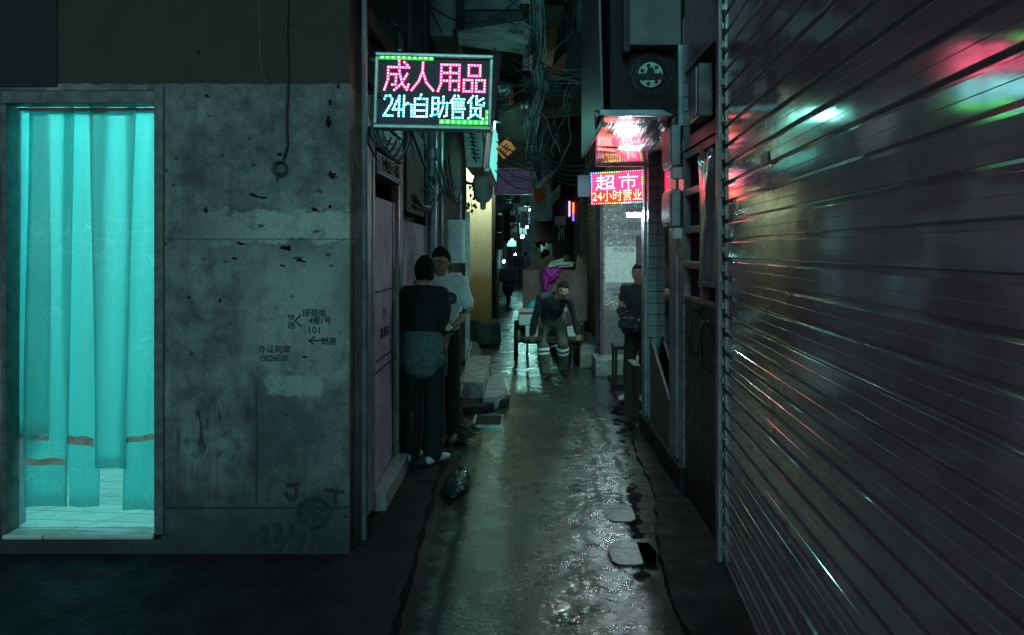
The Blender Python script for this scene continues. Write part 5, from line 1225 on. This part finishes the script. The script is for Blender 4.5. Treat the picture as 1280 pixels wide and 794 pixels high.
# ------------------------------------------------------------------ hand cart
crt = thing('handcart', 'two wheeled handcart with long handles loaded with cartons and foam boxes', 'cart', (.4, 13.1, 0))
bm = B(); box(bm, -.10, .86, 12.45, 13.9, .42, .47); obj('platform', bm, 'timber', crt, bevel=.006)
bm = B()
for x in (-.02, .78): tube(bm, [(x, 13.9, .44), (x, 12.4, .44), (x * .93 + .02, 11.55, .50)], .022, 8)
tube(bm, [(-.02, 12.42, .40), (.78, 12.42, .40)], .02, 8); tube(bm, [(-.12, 13.2, .33), (.90, 13.2, .33)], .02, 8)
obj('shaft', bm, 'dark_metal', crt, smooth=True)
for x in (-.125, .90):
    bm = B(); ring(bm, (x, 13.2, .33), (1, 0, 0), .30, .032, 30, 8); wh = obj('wheel', bm, 'rubber', crt, smooth=True)
    bm = B()
    for k in range(8): a = k * math.pi / 4; tube(bm, [(x, 13.2, .33), (x, 13.2 + .29 * math.cos(a), .33 + .29 * math.sin(a))], .008, 5)
    disc(bm, (x, 13.2, .33), (1, 0, 0), .05, .05, 12); obj('spokes', bm, 'steel', wh)
bm = B()
for x in (.05, .70): tube(bm, [(x, 12.5, .42), (x, 12.4, .03)], .018, 6)
obj('leg', bm, 'dark_metal', crt)
def crate(name, label, cat, x0, x1, y0, y1, z0, z1, m, lid=None, lidm=None, band=None):
    e = thing(name, label, cat, ((x0 + x1) / 2, (y0 + y1) / 2, z0))
    obj('box', bx(x0, x1, y0, y1, z0, z1), m, e, bevel=.012)
    if lid: obj('lid', bx(x0 - .008, x1 + .008, y0 - .008, y1 + .008, z1 + .001, z1 + lid), lidm or m, e, bevel=.008)
    if band: obj('tape_band', bx(x0 - .004, x1 + .004, y0 - .004, y1 + .004, z1 - .05, z1 - .015), band, e)
    return e
crate('foam_box', 'white foam box with a red taped rim on the left end of the cart', 'box', -.075, .135, 12.50, 12.95, .64, .85, 'foam', .02, 'foam', 'red')
crate('foam_box', 'white foam box under the red taped foam box on the cart', 'box', .02, .20, 12.50, 12.95, .472, .63, 'foam', .0)
crate('foam_box', 'small white foam tray behind the reaching hand of the bent man', 'box', .60, .76, 12.50, 12.9, .472, .60, 'foam', .02, 'foam')
bm = B(); blob(bm, (.54, 12.62, .64), .15, .14, .20, 3, .2, 2.4, 4); solo('sack', 'shiny plum sack slumped on the cart behind the bent man', 'sack', bm, 'plum', (.54, 12.62, .47), smooth=True)
bm = B(); blob(bm, (.54, 12.55, .86), .10, .08, .05, 3, .35, 4, 9); solo('plastic_bag', 'small white plastic bag on the plum sack', 'bag', bm, 'white_plastic', (.54, 12.55, .82), smooth=True)
cbx = thing('cardboard_box', 'huge red brown carton with a raised flap towering on the cart', 'box', (.42, 13.4, .66))
obj('box', bx(-.02, .97, 13.0, 13.85, .66, 1.43), 'card_red', cbx, bevel=.01)
bm = B(); prism(bm, [(.78, 13.0, 1.43), (.97, 13.0, 1.43), (.95, 13.05, 1.50), (.82, 13.02, 1.70)], (0, .012, 0)); prism(bm, [(.0, 13.84, 1.43), (.55, 13.84, 1.43), (.50, 13.86, 1.62), (.40, 13.86, 1.66)], (0, .012, 0)); obj('flap', bm, 'card', cbx)
crate('carton', 'flat brown carton layer carrying the huge carton on the cart', 'box', .14, .92, 13.02, 13.85, .472, .655, 'card', None)
bm = B(); blob(bm, (.02, 13.15, .62), .12, .10, .17, 3, .25, 2.6, 8); solo('sack', 'drooping brown sack at the left corner of the huge carton', 'sack', bm, 'card', (.02, 13.15, .47), smooth=True)
bm = B(); blob(bm, (.17, 12.85, .90), .12, .10, .085, 3, .3, 3, 6); solo('plastic_bag', 'cyan plastic bag resting behind the red taped foam box', 'bag', bm, 'cyan', (.17, 12.85, .86), smooth=True)
bm = B(); blob(bm, (.385, 12.93, 1.36), .12, .06, .10, 4, .5, 3, 1); blob(bm, (.33, 12.92, 1.23), .045, .05, .12, 3, .5, 3, 2); blob(bm, (.47, 13.05, 1.43), .12, .1, .05, 3, .5, 3, 3)
solo('plastic_bag', 'magenta plastic bag hanging over the front of the huge carton', 'bag', bm, 'magenta', (.46, 12.93, 1.15), smooth=True)
bm = B()
for k, (x, y, z, a) in enumerate(((.50, 13.2, 1.48, .5), (.60, 13.15, 1.5, -.4), (.66, 13.2, 1.47, .1))): 
    prism(bm, [(x - .12, y, z), (x + .1, y, z + .02), (x + .12, y + .1, z + .12 * a + .05), (x - .08, y + .1, z + .05)], (0, .02, .03))
solo('scrap_pile', 'loose pale scraps and a cap shaped card on top of the huge carton', 'scraps', bm, 'paper', (.58, 13.2, 1.44))
bm = B(); box(bm, .30, .44, 12.46, 12.49, .30, .41); 

# ------------------------------------------------------------------ people
def loft(bm, pts, rads, side=None, seg=14, cap=True):
    pts = [Vector(p) for p in pts]; rads = [(r, r) if not isinstance(r, (tuple, list)) else r for r in rads]
    if cap:
        d0 = (pts[0] - pts[1]).normalized(); d1 = (pts[-1] - pts[-2]).normalized(); m0 = min(rads[0]); m1 = min(rads[-1])
        pts = [pts[0] + d0 * m0 * .95, pts[0] + d0 * m0 * .65] + pts + [pts[-1] + d1 * m1 * .65, pts[-1] + d1 * m1 * .95]
        f = lambda r, k: (r[0] * k, r[1] * k)
        rads = [f(rads[0], .28), f(rads[0], .76)] + rads + [f(rads[-1], .76), f(rads[-1], .28)]
    rings = []
    for i, p in enumerate(pts):
        d = (pts[min(i + 1, len(pts) - 1)] - pts[max(i - 1, 0)]).normalized()
        if side is not None: u = Vector(side); u = (u - d * u.dot(d)).normalized(); w = d.cross(u)
        else: u, w = frame_of(d)
        rings.append([bm.verts.new(p + u * math.cos(t) * rads[i][0] + w * math.sin(t) * rads[i][1]) for t in [2 * math.pi * k / seg for k in range(seg)]])
    for a, b in zip(rings, rings[1:]):
        for k in range(seg): bm.faces.new((a[k], a[(k + 1) % seg], b[(k + 1) % seg], b[k]))
    bm.faces.new(rings[0][::-1]); bm.faces.new(rings[-1])
    return bm
def fuse(bm, voxel, smooth=4, fac=.5):
    bmesh.ops.recalc_face_normals(bm, faces=bm.faces)
    me = bpy.data.meshes.new('tmp'); bm.to_mesh(me); bm.free(); o = bpy.data.objects.new('tmp', me); COL.objects.link(o)
    r = o.modifiers.new('r', 'REMESH'); r.mode = 'VOXEL'; r.voxel_size = voxel
    s = o.modifiers.new('s', 'SMOOTH'); s.factor = fac; s.iterations = smooth
    bpy.context.view_layer.update(); out = eval_mesh(o); bpy.data.objects.remove(o); out.materials.clear()
    return out
def head_point(d):
    x, y, z = d; X, Y, Z = x * .073, y * .092, z * .113
    if z < 0: k = 1 - .30 * (-z) ** 1.6; X *= k; Y *= (1 - .10 * (-z) ** 2)
    if y > 0: Y *= 1.06
    if y < 0:
        e = math.exp
        Y *= .95
        Y -= .024 * e(-(x / .15) ** 2) * e(-((z + .20) / .15) ** 2) + .010 * e(-(x / .10) ** 2) * e(-((z + .02) / .2) ** 2)
        Y -= .006 * e(-((z - .20) / .09) ** 2) * e(-(x / .6) ** 2)
        Y += .011 * e(-((abs(x) - .40) / .17) ** 2 - ((z - .03) / .11) ** 2)
        Y -= .007 * e(-(x / .26) ** 2 - ((z + .50) / .07) ** 2) ; Y -= .009 * e(-(x / .3) ** 2 - ((z + .84) / .14) ** 2)
        Y -= .004 * e(-((abs(x) - .5) / .2) ** 2 - ((z + .22) / .2) ** 2)
    return Vector((X, Y, Z))
def add_head(bm, M_, grow=1.):
    r = bmesh.ops.create_icosphere(bm, subdivisions=5, radius=1.)
    for v in r['verts']: v.co = M_ @ (head_point(v.co.normalized()) * grow)
    if grow == 1.:
        for s in (-1, 1):
            r = bmesh.ops.create_icosphere(bm, subdivisions=3, radius=1.)
            for v in r['verts']:
                c = v.co.copy(); dish = .010 * max(0, s * c.x) * (1 - min(1, (c.y ** 2 + c.z ** 2) * 1.4)); v.co = M_ @ Vector((s * .074 + c.x * .012 - s * dish, .012 + c.y * .018 + .01 * max(0, s * c.x), -.008 + c.z * .031))
def hand(bm, wrist, d, palm_n, curl=.5, scale=1., thumb_side=1):
    """palm and five fingers; d = direction of the hand, palm_n = the way the palm faces"""
    d = Vector(d).normalized(); n = Vector(palm_n); n = (n - d * n.dot(d)).normalized(); s = d.cross(n) * thumb_side
    k = scale; w = Vector(wrist)
    loft(bm, [w - d * .02, w + d * .02 * k, w + d * .06 * k, w + d * .088 * k], [(.024, .018), (.034 * k, .017), (.040 * k, .015), (.036 * k, .012)], side=s, seg=12)
    for i, (off, ln) in enumerate(((.029, .068), (.010, .077), (-.010, .072), (-.028, .057))):
        p = w + d * .078 * k + s * off * k; pts = [p]; a = .12
        for j, f in enumerate((.42, .33, .25)):
            a += curl * (1.1 if j else .8); dirn = d * math.cos(a) + n * math.sin(a) + s * off * 1.2; pts.append(pts[-1] + dirn.normalized() * ln * f * k * 1.05)
        loft(bm, [p - d * .02] + pts, [.0095 * k, .0092 * k, .0086 * k, .0080 * k, .0068 * k], seg=8)
    p = w + d * .022 * k + s * .026 * k
    loft(bm, [p, p + (d * .55 + s * .7 + n * .3).normalized() * .034 * k, p + (d * .75 + s * .52 + n * .45).normalized() * .062 * k, p + (d * .85 + s * .3 + n * .6).normalized() * .082 * k], [.014 * k, .0115 * k, .0098 * k, .0078 * k], seg=8)

def person(label, loc, rotz, J, outfit, look=(0, 0, 0), hair='short', voxel=.006, hands=None, group=None, scale=1., glasses=False):
    """J: joints in metres, person faces -Y, x>0 is the person's left side"""
    root = thing('person', label, 'person', loc, group)
    Mw = Matrix.Translation(Vector(loc)) @ Matrix.Rotation(R(rotz), 4, 'Z') @ Matrix.Scale(scale, 4)
    V = {k: Vector(v) for k, v in J.items()}
    hd = Matrix.Translation(V['head']) @ Euler((R(look[0]), R(look[1]), R(look[2])), 'XYZ').to_matrix().to_4x4()
    sd = (V['shL'] - V['shR']).normalized(); hs = (V['hipL'] - V['hipR']).normalized()
    def torso(bm, g, low=0.0):
        pv, ch, nk = V['pelvis'], V['chest'], V['neck']
        a = pv.lerp(ch, .45)
        up = (nk - ch).normalized()
        loft(bm, [pv - (a - pv).normalized() * (.04 + low), pv, a, ch, nk - up * .075, nk - up * .02], [(.150 + g, .105 + g), (.155 + g, .110 + g), (.138 + g, .098 + g), (.158 + g, .110 + g), (.135 + g, .080 + g), (.06 + g, .055 + g)], side=sd, seg=20)
        for s in ('shL', 'shR'): loft(bm, [nk - up * .055, V[s]], [.060 + g, .058 + g], seg=12)
    def arm(bm, s, g, upto=2.):
        sh, el, wr = V['sh' + s], V['el' + s], V['wr' + s]
        if upto >= 2: loft(bm, [sh, sh.lerp(el, .5), el, el.lerp(wr, .35), wr], [.050 + g, .044 + g, .038 + g, .037 + g, .026 + g], seg=12)
        elif upto >= 1.0: loft(bm, [sh, sh.lerp(el, .5), el, el.lerp(wr, upto - 1)], [.050 + g, .045 + g, .041 + g, .040 + g], seg=12)
        else: loft(bm, [sh, sh.lerp(el, upto * .5), sh.lerp(el, upto)], [.048 + g, .047 + g, .050 + g], seg=12)
    def leg(bm, s, g, flare=0.):
        h, k, a = V['hip' + s], V['kn' + s], V['an' + s]
        loft(bm, [h + Vector((0, 0, .03)), h.lerp(k, .4), k, k.lerp(a, .35), a], [.088 + g, .076 + g, .056 + g + flare * .5, .054 + g + flare, .038 + g + flare], seg=14)
    def foot(bm, s, g):
        a, t = V['an' + s], V['toe' + s]; d = (t - a); d.z = 0; d.normalize(); z0 = a.z - .075
        heel = Vector((a.x, a.y, z0 + .035)) - d * .045
        loft(bm, [heel, Vector((a.x, a.y, z0 + .045)) + d * .03, Vector((a.x, a.y, z0 + .034)) + d * .10, Vector((a.x, a.y, z0 + .026)) + d * .17], [(.034 + g, .034 + g), (.038 + g, .040 + g), (.044 + g, .030 + g), (.034 + g, .022 + g)], side=d.cross(Vector((0, 0, 1))), seg=12)
        loft(bm, [a, Vector((a.x, a.y, z0 + .05))], [.036 + g * .5, .040 + g * .5], seg=10)
    # body: one continuous surface
    bm = B(); torso(bm, 0); add_head(bm, hd)
    loft(bm, [V['neck'] - Vector((0, 0, .03)), V['neck'].lerp(V['head'], .5), V['head'] + (V['neck'] - V['head']) * .1], [.060, .052, .052], seg=14)
    for s in 'LR':
        arm(bm, s, 0); leg(bm, s, -.01); foot(bm, s, -.004)
        hh = (hands or {}).get(s)
        dd = (V['wr' + s] - V['el' + s]).normalized() if not hh else Vector(hh[0])
        hand(bm, V['wr' + s], dd, hh[1] if hh else Vector((-1 if s == 'L' else 1, 0, 0)), hh[2] if hh else .35, 1., hh[3] if hh and len(hh) > 3 else (1 if s == 'L' else -1))
    me = fuse(bm, voxel, 3, .5)
    hi = hd.inverted()
    for q in ('skin', 'hair', 'lips', 'ink'): me.materials.append(MT[q])
    for p in me.polygons:
        c = hi @ p.center; p.use_smooth = True
        if c.y < -.02 and abs(c.x) < .08 and abs(c.z) < .13:
            ax, z = abs(c.x) / .073, c.z / .113
            if .17 < ax < .62 and .17 < z < .25: p.material_index = 1
            elif .27 < ax < .53 and .0 < z < .05: p.material_index = 3
            elif ax < .30 and -.56 < z < -.45: p.material_index = 2
    me.transform(Mw); obj('body', me, None if False else 'skin', root)
    def put(name, bm, m, vox=.010, sm=5, **k):
        me = fuse(bm, vox, sm); me.transform(Mw); return obj(name, me, m, root, smooth=True)
    # clothes
    bm = B(); torso(bm, .012, outfit.get('hem', .04))
    for s in 'LR': arm(bm, s, .012, outfit['sleeve'])
    top = put('shirt' if outfit['sleeve'] < 1 else 'jacket', bm, outfit['top'])
    bm = B(); pv = V['pelvis']
    loft(bm, [pv + Vector((0, 0, .05)), pv - Vector((0, 0, .02)), pv - Vector((0, 0, .07))], [(.158, .112), (.164, .118), (.150, .11)], side=hs, seg=18)
    for s in 'LR': leg(bm, s, .010, outfit.get('flare', .012))
    tr_ = put('trousers', bm, outfit['bottom'])
    for s in 'LR':
        bm = B(); foot(bm, s, .004); put('shoe', bm, outfit['shoe'], .007, 3)
    # hair
    bm = B(); r = bmesh.ops.create_icosphere(bm, subdivisions=5, radius=1.)
    dele = []
    for v in r['verts']:
        d = v.co.normalized(); n_ = noise.noise(d * 9) * .10
        line = (.40 + n_ if d.y < -.35 else (.40 - (d.y + .35) * 1.25 + n_ if d.y < .25 else (-.45 if hair != 'long' else -.75) + n_))
        if hair == 'bob' and d.y > -.1: line = -.55 + n_
        if d.z < line: dele.append(v)
        k = 1.10 + .05 * noise.fractal(d * 7, 1, 2, 4) + .03 * abs(noise.noise(d * 22)) + (.05 * max(0, d.z) if hair != 'bun' else .02)
        v.co = hd @ (head_point(d) * k + Vector((0, .004, .006)))
    bmesh.ops.delete(bm, geom=dele, context='VERTS')
    if hair == 'bun': blob(bm, hd @ Vector((0, .115, .05)), .045, .045, .045, 3, .1, 3)
    bmesh.ops.recalc_face_normals(bm, faces=bm.faces)
    mh = bpy.data.meshes.new('hair'); bm.to_mesh(mh); bm.free(); mh.transform(Mw)
    ho = obj('hair', mh, 'hair', root, smooth=True); md = ho.modifiers.new('t', 'SOLIDIFY'); md.thickness = .016; md.offset = -1
    if glasses:
        bm = B()
        for s in (-1, 1):
            ring(bm, hd @ Vector((s * .031, -.094, .003)), hd.to_3x3() @ Vector((0, 1, 0)), .021, .0022, 18, 5)
            tube(bm, [hd @ Vector((s * .052, -.09, .006)), hd @ Vector((s * .078, .0, .004))], .002, 5)
        tube(bm, [hd @ Vector((-.01, -.097, .005)), hd @ Vector((.01, -.097, .005))], .002, 5)
        bm.transform(Mw); obj('glasses', bm, 'ink', root)
    return root, Mw, V, hd

def stand(h=1.68):
    k = h / 1.68
    J = dict(pelvis=(0, 0, .93), chest=(0, -.01, 1.22), neck=(0, .01, 1.44), head=(0, -.025, 1.565), shL=(.175, 0, 1.385), shR=(-.175, 0, 1.385), elL=(.225, .02, 1.10), elR=(-.225, .02, 1.10), wrL=(.22, -.07, .87), wrR=(-.22, -.07, .87), hipL=(.085, 0, .90), hipR=(-.085, 0, .90), knL=(.10, -.015, .49), knR=(-.10, -.015, .49), anL=(.10, .02, .08), anR=(-.10, .02, .08), toeL=(.13, -.14, .02), toeR=(-.13, -.14, .02))
    return {a: tuple(c * k for c in v) for a, v in J.items()}

# 1 woman seen from behind
J = stand(1.59)
J.update(shL=(.155, 0, 1.31), shR=(-.155, 0, 1.31), elL=(.20, -.03, 1.05), elR=(-.20, -.03, 1.05), wrL=(.02, -.19, 1.08), wrR=(-.02, -.20, 1.04))
r1, M1, V1, h1 = person('short haired person in black seen from behind with a grey jacket tied at the waist', (-.785, 6.68, .09), 158, J, dict(top='black_cloth', sleeve=1.95, bottom='black_cloth', shoe='shoe_white', flare=.022, hem=.0), look=(4, 0, 16), hair='bob', hands={'L': ((-1, -.1, 0), (0, 1, 0), .3), 'R': ((1, -.1, 0), (0, 1, 0), .3)})
bm = B(); pv = V1['pelvis']
loft(bm, [pv + Vector((0, .0, .11)), pv + Vector((0, .01, .02)), pv - Vector((0, -.015, .07)), pv - Vector((0, -.02, .11))], [(.164, .120), (.174, .132), (.180, .138), (.172, .134)], side=(1, 0, 0), seg=22)
for k in (-1, 1): loft(bm, [pv + Vector((k * .03, -.15, .09)), pv + Vector((k * .09, -.17, -.05)), pv + Vector((k * .08, -.16, -.22))], [(.03, .02), (.04, .02), (.045, .02)], seg=10)
me = fuse(bm, .010, 4); me.transform(M1); obj('tied_jacket', me, 'denim', r1, smooth=True)
# 2 man in white tee
J = stand(1.665)
J.update(elL=(.255, .0, 1.13), wrL=(.155, -.17, 1.00), elR=(-.24, .0, 1.12), wrR=(-.12, -.20, 1.0))
r2, M2, V2, h2 = person('man with glasses in a white t-shirt with a round dark chest print facing the street', (-.715, 7.42, .09), -14, J, dict(top='white_cloth', sleeve=.72, bottom='black_cloth', shoe='shoe_dark', hem=.07), look=(6, 0, -10), hair='short', glasses=True, hands={'L': ((-.55, -.6, -.35), (-.3, .4, -.6), .6), 'R': ((.5, -.6, -.2), (.3, .4, -.6), .6)})
bm = B(); dp_ = Vector((.128, -.112, 1.245))
for rad in (.046, .034): ring(bm, dp_, (.18, 1, -.1), rad, .005, 28, 6)
for k in range(5): blob(bm, dp_ + Vector((.018 * math.cos(k * 2.4), -.004, .018 * math.sin(k * 2.4))), .012, .006, .010, 2, .3, 3, k)
bm.transform(M2); obj('chest_print', bm, 'ink', r2)
# 3 bent man pulling the cart
J = dict(pelvis=(-.03, .12, .83), chest=(-.02, -.14, 1.03), neck=(.03, -.30, 1.15), head=(.095, -.40, 1.20), shL=(.19, -.24, 1.10), shR=(-.19, -.22, 1.10), elL=(.275, -.13, .83), elR=(-.275, -.10, .80), wrL=(.315, -.10, .60), wrR=(-.31, -.02, .58), hipL=(.075, .10, .80), hipR=(-.105, .10, .80), knL=(.115, -.02, .45), knR=(-.16, -.10, .44), anL=(.13, .18, .08), anR=(-.135, -.14, .08), toeL=(.17, .02, .02), toeR=(-.15, -.30, .02))
r3, M3, V3, h3 = person('bent working man in dark jacket and olive trousers with silver bands gripping the cart shafts', (.42, 11.75, 0), 0, J, dict(top='camo', sleeve=1.85, bottom='olive', shoe='shoe_dark', flare=.026, hem=-.02), look=(10, 8, 6), hair='short', hands={'L': ((.06, .10, -1), (-.3, .9, 0), .75), 'R': ((-.06, .10, -1), (.3, .9, 0), .75)})
bm = B()
for s in 'LR':
    k, a = V3['kn' + s], V3['an' + s]
    for f_ in (.10, .26): loft(bm, [k.lerp(a, f_), k.lerp(a, f_ + .09)], [.087, .0885], seg=20, cap=False)
me = fuse(bm, .006, 1); me.transform(M3); obj('reflective_band', me, 'reflect', r3, smooth=True)
# 4 woman leaning in the doorway
J = stand(1.55)
J.update(pelvis=(0, .04, .84), hipL=(.085, .04, .82), hipR=(-.085, .04, .82), elL=(.225, .0, 1.03), elR=(-.225, .0, 1.03), wrL=(.06, -.20, .92), wrR=(-.10, -.19, .90), anL=(.09, -.06, .08), anR=(-.09, -.10, .08), knL=(.09, -.06, .46), knR=(-.09, -.08, .46), toeL=(.10, -.24, .02), toeR=(-.14, -.26, .02))
r4, M4, V4, h4 = person('woman in a dark coat and pale shoes leaning in the shop doorway', (1.335, 9.9, .02), -24, J, dict(top='grey_cloth', sleeve=1.85, bottom='black_cloth', shoe='shoe_white', hem=.06), look=(-6, 0, 6), hair='bun', hands={'L': ((-.7, -.6, -.1), (-.3, .5, -.6), .6), 'R': ((.5, -.75, -.2), (.3, .5, -.6), .6)})
bm = B(); blob(bm, (1.20, 9.70, .90), .12, .08, .10, 4, .5, 2.5, 4); tube(bm, sag((1.1, 9.72, .98), (1.3, 9.72, .98), -.06), .012, 6)
solo('handbag', 'dark crumpled bag held at the waist of the woman in the doorway', 'bag', bm, 'grey_cloth', (1.2, 9.7, .80), smooth=True)
tb = thing('stool', 'dark low stool behind the woman in the shop doorway', 'stool', (1.28, 10.6, .02)); obj('seat', bx(1.1, 1.5, 10.45, 10.85, .52, .57), 'dark_metal', tb, bevel=.01)
for x in (1.13, 1.47):
    for y in (10.48, 10.82): obj('leg', tube(B(), [(x, y, .02), (x, y, .52)], .016, 6), 'dark_metal', tb)
# 5, 6 behind the cart, 7, 8 far walkers
person('dark haired person in a plum top standing with back turned behind the huge carton', (.385, 15.4, 0), 170, stand(1.74), dict(top='plum', sleeve=1.9, bottom='black_cloth', shoe='shoe_dark'), hair='bob', voxel=.009)
person('shadowed person in black standing against the dark house behind the cart', (.80, 16.2, 0), 8, stand(1.70), dict(top='black_cloth', sleeve=1.9, bottom='black_cloth', shoe='shoe_dark'), hair='short', voxel=.009)
person('far walker in dark clothes under the teal bulb', (-.30, 42, 0), 12, stand(1.68), dict(top='grey_cloth', sleeve=1.9, bottom='black_cloth', shoe='shoe_dark'), hair='short', voxel=.012)
person('far walker in a dull violet coat beside the dark clothed walker', (.08, 43.5, 0), -170, stand(1.62), dict(top='plum', sleeve=1.9, bottom='black_cloth', shoe='shoe_dark'), hair='bob', voxel=.012)
